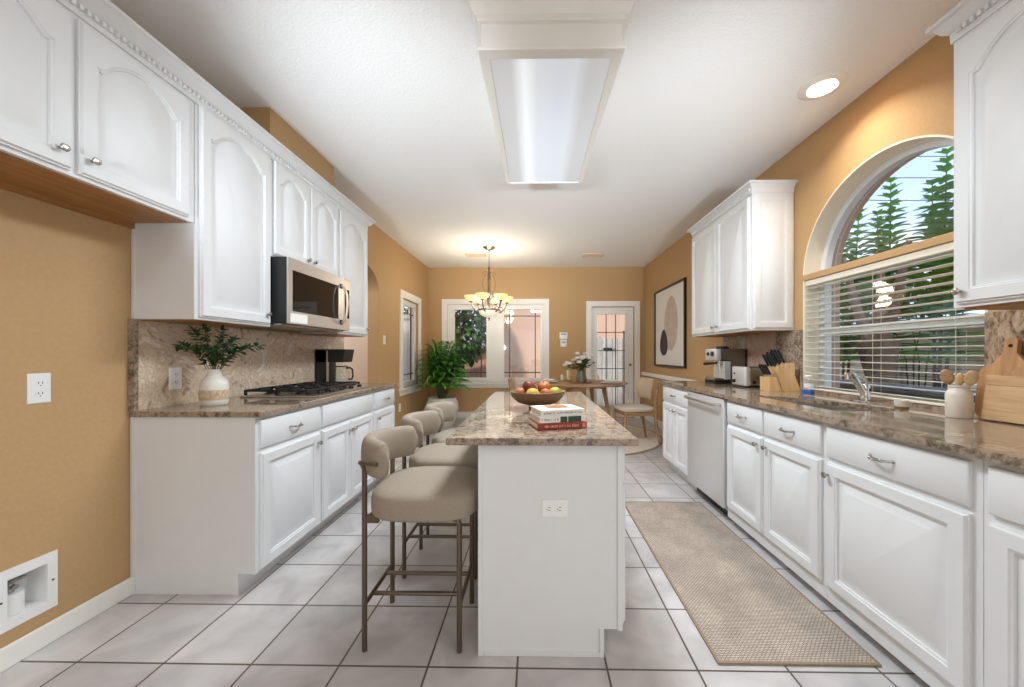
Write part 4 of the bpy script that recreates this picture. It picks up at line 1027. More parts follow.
# toaster
ts = thing('toaster', 'white and steel toaster between the coffee machine and the knife block', 'toaster', (1.86, 3.24, CT))
tx0, tx1, ty0, ty1 = 1.765, 2.005, 3.16, 3.37
MB().box(tx0 + .012, tx1 - .004, ty0 + .006, ty1 - .006, CT + .012, CT + .172, .022, 4).build('shell', 'steel', ts)
e1 = MB().box(tx0, tx0 + .055, ty0, ty1, CT + .010, CT + .176, .016, 4).build('end_panel', 'steel_light', ts)
MB().box(tx0 + .05, tx1, ty0 + .01, ty1 - .01, CT, CT + .014, .004).box(tx0, tx0 + .05, ty0 + .01, ty1 - .01, CT, CT + .014, .004).build('base', 'black', ts)
MB().box(tx0 + .075, tx1 - .03, ty0 + .05, ty0 + .082, CT + .169, CT + .1735).box(tx0 + .075, tx1 - .03, ty1 - .082, ty1 - .05, CT + .169, CT + .1735).build('slot', 'socket', ts)
MB().cyl((tx0 - .001, ty0 + .155, CT + .05), (tx0 - .018, ty0 + .155, CT + .05), .015, .013, 16).cyl((tx0 - .001, ty0 + .155, CT + .115), (tx0 - .006, ty0 + .155, CT + .115), .008, seg=12).build('dial', 'black', e1)
MB().box(tx0 + .07, tx0 + .095, ty0 - .004, ty0 + .008, CT + .03, CT + .06, .003).build('lever', 'black', ts)
# espresso machine
em = thing('espresso_machine', 'steel and brown espresso machine at the far end of the window counter', 'coffee machine', (1.86, 3.72, CT))
M['taupemetal'] = simple('taupe_machine_shell', (104, 90, 76), .35, metal=.3, noise=.05)
ex0, ex1, ey0, ey1 = 1.72, 2.01, 3.58, 3.80
EH = .335
MB().plate([(1.87, CT + .012), (ex1, CT + .012), (ex1, CT + EH), (1.775, CT + EH), (1.775, CT + .23), (1.87, CT + .23)], [], lambda u, v, w: Vector((u, w, v)), ey0, ey1).build('housing', 'taupemetal', em)
fp = MB().box(1.725, 1.778, ey0 + .002, ey1 - .002, CT + .225, CT + EH, .006, 2).build('head_panel', 'steel_light', em)
MB().cyl((1.726, ey0 + .06, CT + .285), (1.712, ey0 + .06, CT + .285), .024, .022, 20).cyl((1.726, ey0 + .15, CT + .285), (1.712, ey0 + .15, CT + .285), .018, .016, 20).build('dial', 'socket', fp)
MB().box(1.81, 1.868, ey0 + .0, ey1, CT + .04, CT + .215, .003).build('back_panel', 'steel_light', em)
MB().box(1.72, ex1, ey0 + .002, ey1 - .002, CT, CT + .03, .004).build('base', 'black', em)
MB().box(1.715, 1.865, ey0 + .01, ey1 - .01, CT + .0305, CT + .056, .004).build('drip_tray', 'steel', em)
pf = MB().cyl((1.80, 3.66, CT + .215), (1.80, 3.66, CT + .175), .034, .03, 20).build('portafilter', 'chrome', em)
MB().tube([(1.77, 3.66, CT + .195), (1.73, 3.655, CT + .194), (1.64, 3.64, CT + .190)], [.009, .012, .0135], 10).build('portafilter_handle', 'black', pf)
MB().tube([(1.775, 3.60, CT + .235), (1.765, 3.595, CT + .20), (1.775, 3.595, CT + .10)], .005, 8).build('steam_wand', 'chrome', em)
MB().lathe([(0, 0), (.055, 0), (.062, .012), (.058, .022), (.03, .028), (0, .028)], (1.85, 3.70, CT + EH), 24).build('bean_lid', 'black', em)
MB().box(ex1 - .006, ex1 + .004, ey0 - .002, ey0 + .03, CT + .02, CT + EH - .01).build('rear_column', 'black', em)
# cup on the ledge behind the sink
cu = thing('cup', 'small white cup with a brown foot beside the sink, near the utensil crock', 'cup', (1.905, 1.965, CT))
MB().lathe([(.0, .012), (.026, .012), (.028, .016), (.028, .046), (.025, .046), (.025, .018), (0, .016)], (1.905, 1.965, CT), 24).build('cup_body', 'ceramic', cu)
MB().lathe([(0, 0), (.027, 0), (.0285, .004), (.027, .0118), (0, .0118)], (1.905, 1.965, CT), 24).build('foot', 'oakdark', cu)
# utensil crock
uc = (1.902, 1.70, CT)
cx_ = tag(MB().lathe([(0, 0), (.052, 0), (.057, .006), (.058, .100), (.054, .115), (.043, .126), (.042, .134), (.047, .139), (.046, .144), (.040, .144), (.037, .128), (.048, .112), (.052, .098), (.052, .01), (0, .008)], uc, 40, sc=(.74, .74)).build('utensil_crock', 'cream', loc=uc), 'cream stoneware crock holding wooden spoons, beside the chopping boards', 'crock')
def spoon(label, dx, dy, tip, w, l, mt, rot):
    b = Vector((uc[0] - dx * .3, uc[1] - dy * .3, CT + .016)); p = Vector((uc[0] + tip[0], uc[1] + tip[1], CT + tip[2])); d = (p - b).normalized()
    t = thing('wooden_spoon', label, 'spoon', tuple(b), 'wooden spoons in the crock')
    MB().tube([b, b.lerp(p, .5), p], [.004, .0048, .0055], 8).build('handle', mt, t)
    mb = MB(); sd = Vector((math.cos(rot), math.sin(rot), 0)); sd = (sd - d * sd.dot(d)).normalized(); nn = d.cross(sd)
    lo = []
    for i in range(11):
        a = PI * i / 10; q = max(math.sin(a), .08); c = p + d * (l * .5 * (1 - math.cos(a)) - .006)
        lo.append([c + sd * (w * .5 * q * math.cos(b2)) + nn * (.0045 * math.sin(b2) - .006 * q) for b2 in [2 * PI * j / 14 for j in range(14)]])
    mb.loft(lo).build('bowl', mt, t)
spoon('brown wooden spoon leaning to the window side of the crock', .01, -.01, (-.012, .030, .152), .044, .070, 'oak', -.84)
spoon('pale wooden spoon at the board side of the crock', -.01, .01, (.014, -.028, .152), .042, .068, 'boardlight', -.84)
spoon('pale wooden spoon in the middle of the crock, part hidden', .0, .0, (.006, .002, .150), .030, .056, 'blockwood', -.6)
# chopping boards leaning on the dark granite
def board(label, yc, w, h, hw, hh, x_foot, x_top, ztop_scale, mt, hole=True, th=.018):
    """paddle board standing on the counter and leaning to the wall"""
    t = thing('chopping_board', label, 'chopping board', ((x_foot + x_top) / 2, yc, CT), 'chopping boards by the crock')
    o = [(-w / 2, .02), (-w / 2 + .02, 0), (w / 2 - .02, 0), (w / 2, .02), (w / 2, h - .05)]
    sh = [(w / 2, h - .05), (w / 2 - .01, h - .03), (w / 2 - .05, h - .005), (hw / 2 + .02, h + .015), (hw / 2, h + .04), (hw / 2, h + hh - .012), (hw / 2 - .012, h + hh)]
    o = o[:-1] + sh + [(-a, b) for a, b in sh[::-1]]
    hol = [[(.008 * math.cos(2 * PI * k / 14), h + hh - .035 + .008 * math.sin(2 * PI * k / 14)) for k in range(14)]] if hole else []
    H = h + hh; an = math.atan2(x_top - x_foot, H); ca, sa = math.cos(an), math.sin(an)
    fn = lambda u, v, n: Vector((x_foot + sa * v + ca * n, yc - u, CT + .0005 + ca * v + sa * (-n if n < 0 else 0) * 0 + .0 - sa * n + .006))
    mb = MB(); mb.plate(o, hol, fn, 0, th); mb.build('board', mt, t)
    return t, fn
board('big brown paddle chopping board with a holed handle, leaning on the dark granite', 1.600, .205, .245, .044, .105, 1.968, 2.008, 1, 'boardwood')
def low_board():
    yc, w, h = 1.482, .32, .190
    t = thing('chopping_board', 'paler low chopping board with banded ends, in front of the paddle board', 'chopping board', (1.93, yc, CT), 'chopping boards by the crock')
    xf, xt = 1.930, 1.957; an = math.atan2(xt - xf, h); ca, sa = math.cos(an), math.sin(an)
    fn = lambda u, v, n: Vector((xf + sa * v + ca * n, yc - u, CT + .006 + ca * v - sa * n))
    MB().plate(rect(-w / 2, w / 2, .042, h - .042), [], fn, 0, .018).build('board', 'boardlight', t)
    for a, b in ((0, .041), (h - .041, h)): MB().plate(rect(-w / 2, w / 2, a, b), [], fn, -.001, .019).build('end_band', 'boardlight', t)
    top = [(-.085, h)] + [(-.085 * math.cos(PI * k / 12), h + .05 * math.sin(PI * k / 12)) for k in range(1, 12)] + [(.085, h)]
    MB().plate(top, [[(.012 * math.cos(2 * PI * k / 12), h + .018 + .009 * math.sin(2 * PI * k / 12)) for k in range(12)]], fn, 0, .018).build('handle', 'boardwood', t)
low_board()

# ------------------------------------------------------------------ blind in the sink window
bl = thing('window_blind', 'ivory horizontal slat blind over the lower part of the arched window', 'blind', (XR + .04, WC, WB))
by0, by1 = WC - WR + .013, WC + WR - .013
MB().box(XR + .003, XR + .055, by0, by1, 1.712, 1.752, .004).build('headrail', 'slat', bl)
nsl, zt, zb = 17, 1.692, .962
for k in range(nsl):
    z = zt - (zt - zb) * k / (nsl - 1)
    tl = math.radians(4.5); hw = .0235; mb = MB(); L = []
    for y in (by0, by1):
        lo = []
        for q in range(7):
            u = -1 + q / 3; lo.append(Vector((XR + .029 + u * hw * math.cos(tl), y, z - u * hw * math.sin(tl) + .0025 * (1 - u * u))))
        lo += [v + Vector((0, 0, .0022)) for v in lo[::-1]]
        L.append(lo)
    mb.loft(L); mb.build('slat', 'slat', bl)
MB().box(XR + .006, XR + .052, by0, by1, .9335, .950, .004).build('bottom_rail', 'slat', bl)
for y in (by0 + .12, WC, by1 - .12):
    cd = MB()
    for x in (XR + .0045, XR + .0545): cd.cyl((x, y, .945), (x, y, 1.715), .0011, seg=6)
    cd.cyl((XR + .0045, y, 1.713), (XR + .0545, y, 1.713), .0011, seg=6)
    cd.build('ladder_cord', 'slat', bl)

# ------------------------------------------------------------------ picture on the window wall
pc = thing('framed_picture', 'black framed abstract print with beige oval on the tan wall', 'picture', (XR - .03, 5.70, 1.01))
py0, py1, pz0, pz1 = 5.06, 6.34, 1.005, 2.235
fP = lambda u, v, n: Vector((XR - .001 - n, u, v))
MB().plate(rect(py0, py1, pz0, pz1), [rect(py0 + .028, py1 - .028, pz0 + .028, pz1 - .028)], fP, 0, .032).build('frame', 'black', pc)
M['mat'] = simple('off_white_art_paper', (232, 230, 226), .85, noise=.02); M['artbeige'] = simple('beige_print', (200, 188, 174), .85, noise=.10, scale=8)
M['artdark'] = simple('charcoal_print', (64, 62, 60), .85, noise=.1, scale=8)
sheet = MB().box(XR - .012, XR - .002, py0 + .026, py1 - .026, pz0 + .026, pz1 - .026).build('print', 'mat', pc)
def blob(cu, cv, ru, rv, n, tilt=0, p=2.0, egg=0):
    o = []
    for k in range(48):
        a = 2 * PI * k / 48; u = ru * math.cos(a) * (1 + egg * math.sin(a)); v = rv * math.sin(a)
        o.append((cu + u * math.cos(tilt) - v * math.sin(tilt), cv + u * math.sin(tilt) + v * math.cos(tilt)))
    return MB().plate(o, [], fP, .0115, n)
blob(5.62, 1.66, .275, .41, .0125, .06, egg=-.08).build('oval_shape', 'artbeige', sheet)
half = [(6.075, 1.19)] + [(6.06 - .16 * math.sin(PI * k / 16) * (1 - .25 * k / 16), 1.19 + .40 * k / 16) for k in range(17)] + [(6.075, 1.58)]
MB().plate([(5.90 + .17 * math.cos(a) * (1 - .25 * math.sin(a)) + .02, 1.38 + .205 * math.sin(a)) for a in [2 * PI * k / 40 for k in range(40)]], [], fP, .0117, .0130).build('charcoal_shape', 'artdark', sheet)

# ------------------------------------------------------------------ keypad on the back wall
kp = thing('alarm_keypad', 'white alarm keypad on the tan back wall beside the door', 'keypad', (.54, YB, 1.47))
kb_ = MB().box(.46, .61, YB - .026, YB - .001, 1.475, 1.605, .006, 2).build('keypad_body', 'plastic', kp)
M['lcd'] = simple('grey_display', (150, 156, 150), .3, noise=.03)
MB().box(.485, .585, YB - .028, YB - .0255, 1.555, 1.588).build('display', 'lcd', kb_)
tp = thing('thermostat', 'white square thermostat directly below the alarm keypad', 'thermostat', (.54, YB, 1.33))
tb = MB().box(.475, .60, YB - .024, YB - .001, 1.335, 1.462, .008, 2).build('thermostat_body', 'plastic', tp)
MB().box(.50, .575, YB - .026, YB - .0235, 1.40, 1.44).build('display', 'lcd', tb)

# ------------------------------------------------------------------ dining table, its settings and chairs
TB = Vector((.68, 5.60, .0165)); TH_ = .775
tbl = thing('dining_table', 'round light oak dining table by the garden door', 'table', tuple(TB))
MB().lathe([(0, TH_ - .030), (.60, TH_ - .030), (.67, TH_ - .018), (.70, TH_ - .006), (.698, TH_), (0, TH_)], (TB.x, TB.y, 0), 64).build('tabletop', 'oak', tbl)
for a in (PI / 4 + .2, 3 * PI / 4 + .2, 5 * PI / 4 + .2, 7 * PI / 4 + .2):
    c, s_ = math.cos(a), math.sin(a)
    MB().tube([(TB.x + c * .50, TB.y + s_ * .50, .019), (TB.x + c * .44, TB.y + s_ * .44, .4), (TB.x + c * .37, TB.y + s_ * .37, TH_ - .03)], [.018, .026, .034], 12).build('leg', 'oak', tbl)
MB().obox((TB.x, TB.y, TH_ - .055), .74, .06, .05, (0, 0, PI / 4 + .2)).obox((TB.x, TB.y, TH_ - .055), .74, .06, .05, (0, 0, 3 * PI / 4 + .2)).build('underframe', 'oak', tbl)
def plate_set(x, y, label):
    tag(MB().lathe([(0, .0), (.09, 0), (.135, .014), (.145, .020), (.143, .023), (.10, .010), (0, .008)], (x, y, TH_ + .001), 40).build('plate', 'ceramic', loc=(x, y, TH_ + .001)), label, 'plate', 'plates on the dining table')
def bowl_on(x, y, label):
    tag(MB().lathe([(0, 0), (.05, 0), (.085, .022), (.10, .042), (.097, .043), (.08, .026), (.045, .008), (0, .007)], (x, y, TH_ + .0105), 36).build('plate_bowl', 'ceramic', loc=(x, y, TH_ + .0105)), label, 'bowl', 'bowls on the dining plates')
plate_set(.20, 5.50, 'white dinner plate on the table behind the fruit bowl'); bowl_on(.20, 5.50, 'shallow white bowl on the plate behind the fruit bowl')
plate_set(1.08, 5.34, 'white dinner plate on the table in front of the wooden chair'); bowl_on(1.08, 5.34, 'shallow white bowl on the plate facing the wooden chair')
tag(MB().lathe([(0, 0), (.17, 0), (.185, .006), (.183, .012), (0, .012)], (.66, 5.48, TH_ + .001), 40).build('serving_tray', 'oakdark', loc=(.66, 5.48, TH_ + .001)), 'round brown wooden tray under the flower vase', 'tray')
fv = thing('flower_vase', 'grey green vase of white flowers on the dining table', 'vase', (.68, 5.48, TH_ + .0135))
M['vasegreen'] = simple('smoky_green_glaze', (104, 100, 84), .3, noise=.15)
MB().lathe([(0, 0), (.072, 0), (.082, .012), (.078, .06), (.060, .13), (.050, .17), (.056, .185), (.050, .185), (.045, .17), (.055, .13), (.07, .06), (0, .012)], (.68, 5.48, TH_ + .0135), 32).build('vase_body', 'vasegreen', fv)
lf, st, pt = MB(), MB(), MB()
for k in range(26):
    a = 2 * PI * k / 26 * 3.1; r = .06 + .20 * (k % 7) / 6; h = .38 - .5 * r + random.uniform(-.04, .05)
    b = Vector((.68, 5.48, TH_ + .15)); p = Vector((.68 + r * math.cos(a), 5.48 + r * math.sin(a) * .9, TH_ + h + .03))
    st.tube([b, b.lerp(p, .5) + Vector((0, 0, .03)), p], .003, 5)
    for i in range(6): lf.leaf(b.lerp(p, .45 + .1 * i), Vector((math.cos(a + i * 2.1), math.sin(a + i * 2.1), random.uniform(-.2, .6))), Vector((0, 0, 1)), .075, .034, .15, .2)
    if k % 5 != 4:
        for i in range(9):
            b2 = 2 * PI * i / 9; pt.leaf(p + Vector((0, 0, .002)), Vector((math.cos(b2), math.sin(b2), .5 + .9 * (i % 2))), Vector((0, 0, 1)), .048, .036, -.2, -.1)
M['petal'] = simple('white_petal', (244, 242, 236), .7, noise=.03)
st.build('stems', 'stem', fv); lf.build('leaves', 'leafdark', fv, smooth=0, recalc=False); pt.build('blossoms', 'petal', fv, smooth=0, recalc=False)
M['wax'] = simple('ivory_wax', (240, 230, 208), .6, noise=.02)
for i, (x, y, h, lab) in enumerate(((.43, 5.86, .09, 'short ivory candle on the table nearer the window'), (.53, 5.90, .15, 'tall ivory candle on the table beside the flower vase'), (.98, 5.86, .07, 'low ivory candle on the table nearer the garden door'))):
    t = thing('candle', lab, 'candle', (x, y, TH_ + .001), 'candles on the dining table')
    MB().lathe([(0, 0), (.045, 0), (.05, .006), (.03, .012), (0, .012)], (x, y, TH_ + .001), 24).build('holder', 'oak', t)
    MB().cyl((x, y, TH_ + .012), (x, y, TH_ + .012 + h), .026, seg=20).build('wax', 'wax', t)
    MB().cyl((x, y, TH_ + .012 + h), (x, y, TH_ + .024 + h), .0018, seg=6).build('wick', 'socket', t)
def make_chair(label, loc, rotz):
    """wooden chair whose local +X looks to the table"""
    t = thing('dining_chair', label, 'chair', (0, 0, 0), 'wooden chairs round the dining table')
    for sy in (-1, 1):
        MB().tube([(-.27, sy * .205, 0), (-.235, sy * .20, .20), (-.205, sy * .20, .42), (-.225, sy * .195, .62), (-.262, sy * .185, .82)], [.013, .018, .021, .018, .014], 10).build('leg', 'oak', t)
        MB().tube([(.215, sy * .21, 0), (.20, sy * .205, .25), (.185, sy * .20, .435)], [.013, .018, .021], 10).build('leg', 'oak', t)
        MB().obox((-.01, sy * .20, .405), .40, .024, .055, bev=.004).build('side_rail', 'oak', t)
    MB().obox((.185, 0, .405), .024, .40, .055, bev=.004).obox((-.205, 0, .405), .024, .40, .055, bev=.004).build('cross_rail', 'oak', t)
    L = []
    for k, z in ((.90, .432), (.98, .436), (1, .448), (.99, .468), (.94, .479), (.8, .486), (.4, .489), (.03, .490)): L.append(superloop(.0, 0, .235 * k, .235 * k, z, 36, 3.6))
    MB().loft(L).build('seat', 'linen', t)
    L = []; n = 16
    for i in range(n + 1):
        s = -1 + 2 * i / n; y = s * .235; xo = .085 * s * s; e = math.sqrt(max(.02, 1 - max(0, (abs(s) - .82) / .18) ** 2))
        z0, z1 = .70 - .125 * e, .70 + .155 * e; o = []
        for k in range(16):
            a = 2 * PI * k / 16; zz = (z0 + z1) / 2 + (z1 - z0) / 2 * math.copysign(abs(math.sin(a)) ** .55, math.sin(a)); x = -.208 + xo - .13 * (zz - .55) + .010 * math.copysign(abs(math.cos(a)) ** .6, math.cos(a))
            o.append(Vector((x, y, zz)))
        L.append(o)
    MB().loft(L).build('backrest', 'backpanel', t)
    t.location = loc; t.rotation_euler = (0, 0, rotz)
    return t
chr_ = make_chair('wooden dining chair with cream seat on the door side of the table', (1.335, 5.06, .0165), PI + .14)
dup(chr_, Vector((-.11, 5.36, .0165)) - Vector(chr_.location), 'wooden dining chair behind the fruit bowl, on the window side of the table', .10)

# ------------------------------------------------------------------ potted palm in the corner
pp = thing('potted_palm', 'potted palm with arching green fronds in a white planter by the corner', 'plant', (-1.55, 6.20, 0))
pcx, pcy = -1.55, 6.20
MB().lathe([(0, 0), (.17, 0), (.19, .02), (.235, .16), (.27, .30), (.265, .38), (.225, .455), (.235, .475), (.225, .478), (.20, .455), (.20, .40), (0, .40)], (pcx, pcy, 0), 40).build('planter', 'ceramic', pp)
M['soil'] = simple('dark_potting_soil', (58, 44, 34), .95, noise=.3, scale=60, bump=.8)
MB().lathe([(0, .425), (.1, .425), (.205, .418), (.205, .405), (0, .405)], (pcx, pcy, 0), 28).build('soil', 'soil', pp)
lf, st = MB(), MB()
for k in range(76):
    a = k * 2.399; lev = (k % 38) / 37
    R = .30 - .16 * lev ** 1.5; H = .26 + .72 * lev ** .9
    base = Vector((pcx + .05 * math.cos(a), pcy + .05 * math.sin(a), .42))
    pts = []
    for i in range(11):
        t = i / 10; dr = 1.0 - .55 * lev
        pts.append(base + Vector((math.cos(a) * R * t ** 1.5, math.sin(a) * R * t ** 1.5 * .8, H * ((1.35 + dr * .7) * t - (.35 + dr * .7) * t ** 2.2))))
    pts = [Vector((max(XL + .05, p.x), min(YB - .10, p.y), p.z)) for p in pts]
    st.tube(pts, [.006 * (1 - .75 * i / 10) for i in range(11)], 5)
    for i in range(13):
        t = .36 + .64 * i / 12; f = t * 10; j = min(9, int(f)); p = pts[j].lerp(pts[j + 1], f - j); d = (pts[j + 1] - pts[j])
        if d.length < 1e-4: continue
        d = d.normalized(); sd0 = Vector((-math.sin(a), math.cos(a), 0))
        for sg in (-1, 1):
            q = d * .8 + sd0 * (sg * .75) + Vector((math.cos(a), math.sin(a), 0)) * .25 + Vector((0, 0, random.uniform(.0, .3))); Ll = (.30 - .12 * t) * random.uniform(.85, 1.1)
            e = p + q.normalized() * Ll
            if e.x < XL + .03 or e.y > YB - .09: Ll *= .3
            lf.leaf(p, q, Vector((0, 0, 1)), Ll, .022, .08, .55)
st.build('stems', 'stem', pp); lf.build('fronds', 'leafpalm', pp, smooth=0, recalc=False)

# ------------------------------------------------------------------ outside
M['patio'] = brick_mat('grey_paving', (170, 164, 156), (156, 150, 144), (120, 114, 108), .5, .5, .008, .9, noise=.15)
struct(MB().box(2.42, 16, -6, 26, -.30, -.16).box(-16, 2.42, 7.22, 26, -.30, -.16).box(-16, -4.65, -6, 7.22, -.30, -.16).build('ground', 'patio', loc=(0, 0, -.3)))
M['fence'] = brick_mat('grey_weathered_boards', (214, 208, 200), (194, 188, 182), (92, 88, 86), .14, 6.0, .006, .85, rot=(PI / 2, 0, 0), noise=.18)
M['fenceX'] = brick_mat('grey_weathered_boards_side', (228, 222, 212), (210, 204, 194), (110, 106, 100), .14, 6.0, .006, .85, rot=(PI / 2, 0, PI / 2), noise=.18)
def fence(name, label, a, b, z1, mt, posts):
    a, b = Vector(a), Vector(b); d = (b - a).normalized(); n = Vector((-d.y, d.x, 0)); c = (a + b) / 2; an = math.atan2(d.y, d.x)
    t = thing(name, label, 'fence', (c.x, c.y, -.16))
    MB().obox((c.x, c.y, (z1 - .16) / 2), (b - a).length, .025, z1 + .16, (0, 0, an)).build('boards', mt, t)
    for z in (.15, z1 - .22): MB().obox((c.x + n.x * .03, c.y + n.y * .03, z), (b - a).length, .04, .09, (0, 0, an)).build('rail', mt, t)
    for k in range(posts):
        p = a.lerp(b, (k + .5) / posts) + n * .06; MB().obox((p.x, p.y, (z1 - .06) / 2), .09, .09, z1 + .20, (0, 0, an)).build('post', mt, t)
    return t
fence('side_fence', 'grey board fence seen through the sink window', (6.6, -1.0, 0), (6.6, 11.2, 0), 1.72, 'fenceX', 7)
gf = fence('garden_fence', 'grey board fence seen through the garden door', (.9, 10.2, 0), (6.4, 10.2, 0), 1.62, 'fence', 3)
gp = tag(MB().box(2.40, 2.58, 10.06, 10.17, -.16, 1.78, .01).box(2.38, 2.60, 10.04, 10.19, 1.78, 1.82, .005).build('gate_post', 'bark'), 'dark post in front of the fence behind the garden door', 'post')
MB().box(1.86, 2.10, 10.155, 10.187, 1.30, 1.37, .01).cyl((2.05, 10.15, 1.335), (2.20, 10.15, 1.335), .012, seg=10).build('latch', 'iron', gf)['label'] = 'black gate latch'
M['stucco'] = simple('pink_beige_stucco', (222, 186, 162), .9, noise=.05, scale=30, bump=.4)
M['roof'] = brick_mat('brown_roof_tiles', (140, 104, 84), (118, 88, 72), (80, 62, 54), .3, .2, .01, .9, noise=.15)
nh = thing('neighbour_house', 'pink stucco neighbouring house behind the back window and door', 'house', (3.0, 12.6, -.16))
MB().box(-1.2, 6.2, 11.4, 15.0, -.16, 3.4).build('walls', 'stucco', nh)
MB().plate([(10.9, 3.4), (15.5, 3.4), (13.2, 4.9)], [], fX, -1.5, 6.5).build('roof', 'roof', nh)
MB().cyl((.35, 11.4, 1.02), (.35, 11.33, 1.02), .05, seg=12).build('hose_tap', 'iron', nh)
M['redsoil'] = ramp_mat('red_brown_bark_mulch', [(.3, (96, 66, 52)), (.5, (150, 108, 90)), (.7, (172, 136, 116))], 6, .95, speck=.4, speck_scale=30, bump=.6)
mb = MB(); G = []
for j in range(12):
    row = []
    for i in range(22):
        x = -12 + 10.7 * i / 21; y = 9.4 + 7 * j / 11
        row.append(mb.bm.verts.new((x, y, -.16 + 1.75 * min(1, (j / 8)) ** 1.1 + (random.uniform(-.06, .06) if j else 0))))
    G.append(row)
for j in range(11):
    for i in range(21): mb.bm.faces.new((G[j][i], G[j][i + 1], G[j + 1][i + 1], G[j + 1][i]))
struct(mb.build('hill', 'redsoil'))
def bushy(name, label, c, rx, ry, rz, n, L, W, mt, trunk, group=None, thick=.05, cat='tree'):
    t = thing(name, label, cat, (c[0], c[1], trunk), group)
    sm = MB()
    for k in range(4):
        a = k * PI / 2 + .5
        sm.tube([(c[0] + .06 * math.cos(a), c[1] + .06 * math.sin(a), trunk), (c[0] + .12 * math.cos(a), c[1] + .12 * math.sin(a), trunk + (c[2] - trunk) * .5), (c[0] + rx * .5 * math.cos(a), c[1] + ry * .5 * math.sin(a), c[2] + rz * .3)], [thick, thick * .8, thick * .3], 7)
    sm.build('trunk', 'bark', t)
    lf = MB()
    for k in range(n):
        u = Vector((random.gauss(0, 1), random.gauss(0, 1), random.gauss(0, 1))).normalized() * random.uniform(.45, 1) ** .6
        p = Vector((c[0] + rx * u.x, c[1] + ry * u.y, c[2] + rz * u.z)); d = u + Vector((random.uniform(-.6, .6), random.uniform(-.6, .6), random.uniform(-.5, .5)))
        lf.leaf(p, d, Vector((random.uniform(-.4, .4), random.uniform(-.4, .4), 1)), L * random.uniform(.7, 1.3), W * random.uniform(.8, 1.2), .15, .2)
    lf.build('foliage', mt, t, smooth=0, recalc=False)
    return t
bushy('tree', 'dark green tree on the slope behind the double window', (-2.1, 10.35, 2.25), 1.0, .75, 1.3, 2400, .19, .10, 'leaf', .2, 'trees on the slope')
bushy('tree', 'lighter green tree on the slope near the window corner', (-3.6, 12.9, 2.7), 1.7, 1.0, 1.5, 1500, .25, .11, 'leaf', 1.0, 'trees on the slope')
bushy('shrub', 'small bright shrub on the slope under the dark tree', (-3.0, 9.5, .55), .5, .3, .4, 420, .14, .06, 'leafsky', .1, None, .02, 'shrub')
bushy('shrub', 'low green shrub at the sill of the back window', (-1.9, 8.4, .35), .55, .35, .42, 420, .13, .06, 'leafsky', -.15, None, .02, 'shrub')
bushy('tree', 'leafy tree glimpsed through the narrow left window', (-8.5, 17.0, 2.8), 2.0, 1.6, 2.2, 900, .35, .15, 'leaf', -.16, 'trees on the slope')
M['greywall'] = simple('pale_grey_render', (206, 206, 206), .9, noise=.05, scale=20, bump=.3)
sw_ = thing('garden_wall', 'pale grey rendered wall outside the narrow left window', 'wall', (-4.9, 9.0, -.16))
MB().box(-6.9, -2.85, 8.85, 9.0, -.16, 2.05).build('wall_face', 'greywall', sw_); MB().box(-6.94, -2.81, 8.81, 9.04, 2.05, 2.12).build('coping', 'greywall', sw_)
# shrubs with pinnate leaves seen against the sky over the sink window
def pinnate(label, x, y, tips, seed):
    random.seed(seed)
    t = thing('crape_myrtle', label, 'tree', (x, y, -.16), 'leafy trees outside the sink window')
    st, lf = MB(), MB()
    for k, tip in enumerate(tips):
        tip = Vector(tip); b = Vector((x + .05 * k, y + .05 * k, -.16)); pts = []
        for i in range(15):
            s = i / 14; p = b.lerp(tip, s ** .9); p.z = b.z + (tip.z - b.z) * s; pts.append(p)
        st.tube(pts, [.024 * (1 - .88 * (i / 14)) + .002 for i in range(15)], 7)
        n = 24
        for i in range(n):
            s = .34 + .66 * i / (n - 1); f = s * 14; j = min(13, int(f)); p = pts[j].lerp(pts[j + 1], f - j)
            az = i * 1.15 + k; Ll = .44 * min(1, .28 + 1.9 * (1 - s))
            for q in range(6):
                an = az + q * 2 * PI / 6 + random.uniform(-.2, .2)
                lf.leaf(p, Vector((math.cos(an), math.sin(an), .42 + .5 * (s > .93))), Vector((0, 0, 1)), Ll * random.uniform(.8, 1.1), .17 * min(1, .4 + 1.4 * (1 - s)), .12, .24)
    st.build('stems', 'bark', t); lf.build('foliage', 'leafsky', t, smooth=0, recalc=False)
pinnate('leafy green tree with the tallest plume in the sink window sky, by the wall cabinet', 5.3, 5.0, ((5.2, 4.55, 3.66), (5.2, 4.78, 3.72), (5.3, 5.05, 3.45)), 3)
pinnate('leafy green tree with a pointed plume in the middle of the sink window sky', 5.35, 5.75, ((5.2, 5.52, 3.70), (5.3, 5.85, 3.35)), 5)
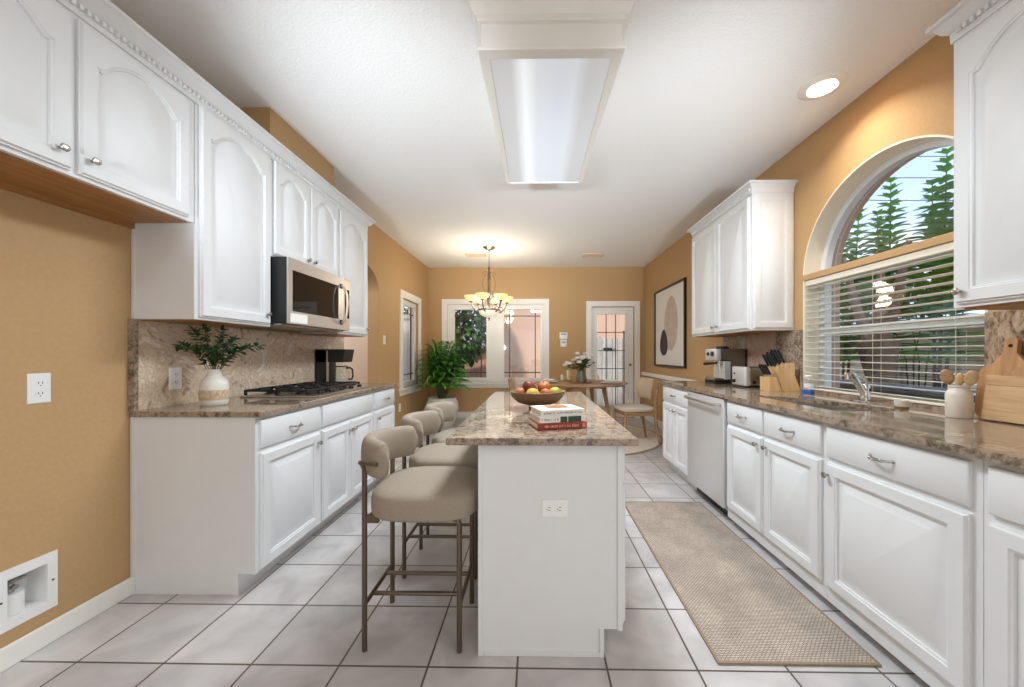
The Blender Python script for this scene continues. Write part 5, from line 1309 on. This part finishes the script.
pinnate('leafy green tree low in the sink window sky, by the brick edge of the arch', 5.4, 6.6, ((5.2, 6.05, 3.55), (5.25, 6.45, 3.45), (5.3, 6.95, 3.1)), 9)
random.seed(21)
bushy('shrub', 'dense green hedge shrub in front of the side fence, near end', (5.95, 3.4, 2.3), .28, .8, .55, 900, .16, .07, 'leaf', -.16, 'shrubs along the side fence', .012, 'shrub')
bushy('shrub', 'dense green hedge shrub in front of the side fence, far end', (5.95, 9.0, 2.3), .28, 1.1, .6, 900, .16, .07, 'leaf', -.16, 'shrubs along the side fence', .012, 'shrub')
bushy('shrub', 'dense green hedge shrub in front of the side fence, middle', (6.15, 6.1, 2.35), .22, 1.5, .48, 1100, .16, .08, 'leaf', -.16, 'shrubs along the side fence', .012, 'shrub')
tk = thing('bare_tree', 'thick dark tree trunk forking behind the blind of the sink window', 'tree', (4.3, 4.66, -.16))
MB().tube([(4.3, 4.66, -.16), (4.3, 4.66, .45), (4.28, 4.68, .95), (4.26, 4.70, 1.35)], [.12, .115, .15, .21], 14).build('trunk', 'bark', tk)
for dx, dy in ((-.10, .45), (.02, -.42), (.15, .1)): MB().tube([(4.26, 4.70, 1.25), (4.26 + dx * .5, 4.70 + dy * .5, 1.75), (4.26 + dx * .9, 4.70 + dy * .9, 2.5)], [.10, .06, .03], 10).build('branch', 'bark', tk)
M['slate'] = simple('slate_blue_wall', (92, 98, 112), .8, noise=.12, scale=8)
tag(MB().box(3.3, 3.7, 1.2, 9.6, -.16, .84, .02).box(3.26, 3.74, 1.16, 9.64, .84, .89, .01).build('garden_planter', 'slate'), 'long dark slate planter wall low behind the sink window blind', 'planter')
for z, lab in ((7.5, 'topmost power line across the sky of the sink window'), (6.82, 'middle power line across the sky of the sink window'), (6.1, 'lowest power line across the sky of the sink window')):
    tag(MB().tube([(7, 12, z + .12), (11, 12, z - .02), (15, 12, z - .05), (22, 12, z + .2)], .013, 6).build('power_line', 'socket'), lab, 'cable', 'power lines in the sky')
for o in bpy.data.objects:
    if '_w' in o: del o['_w']
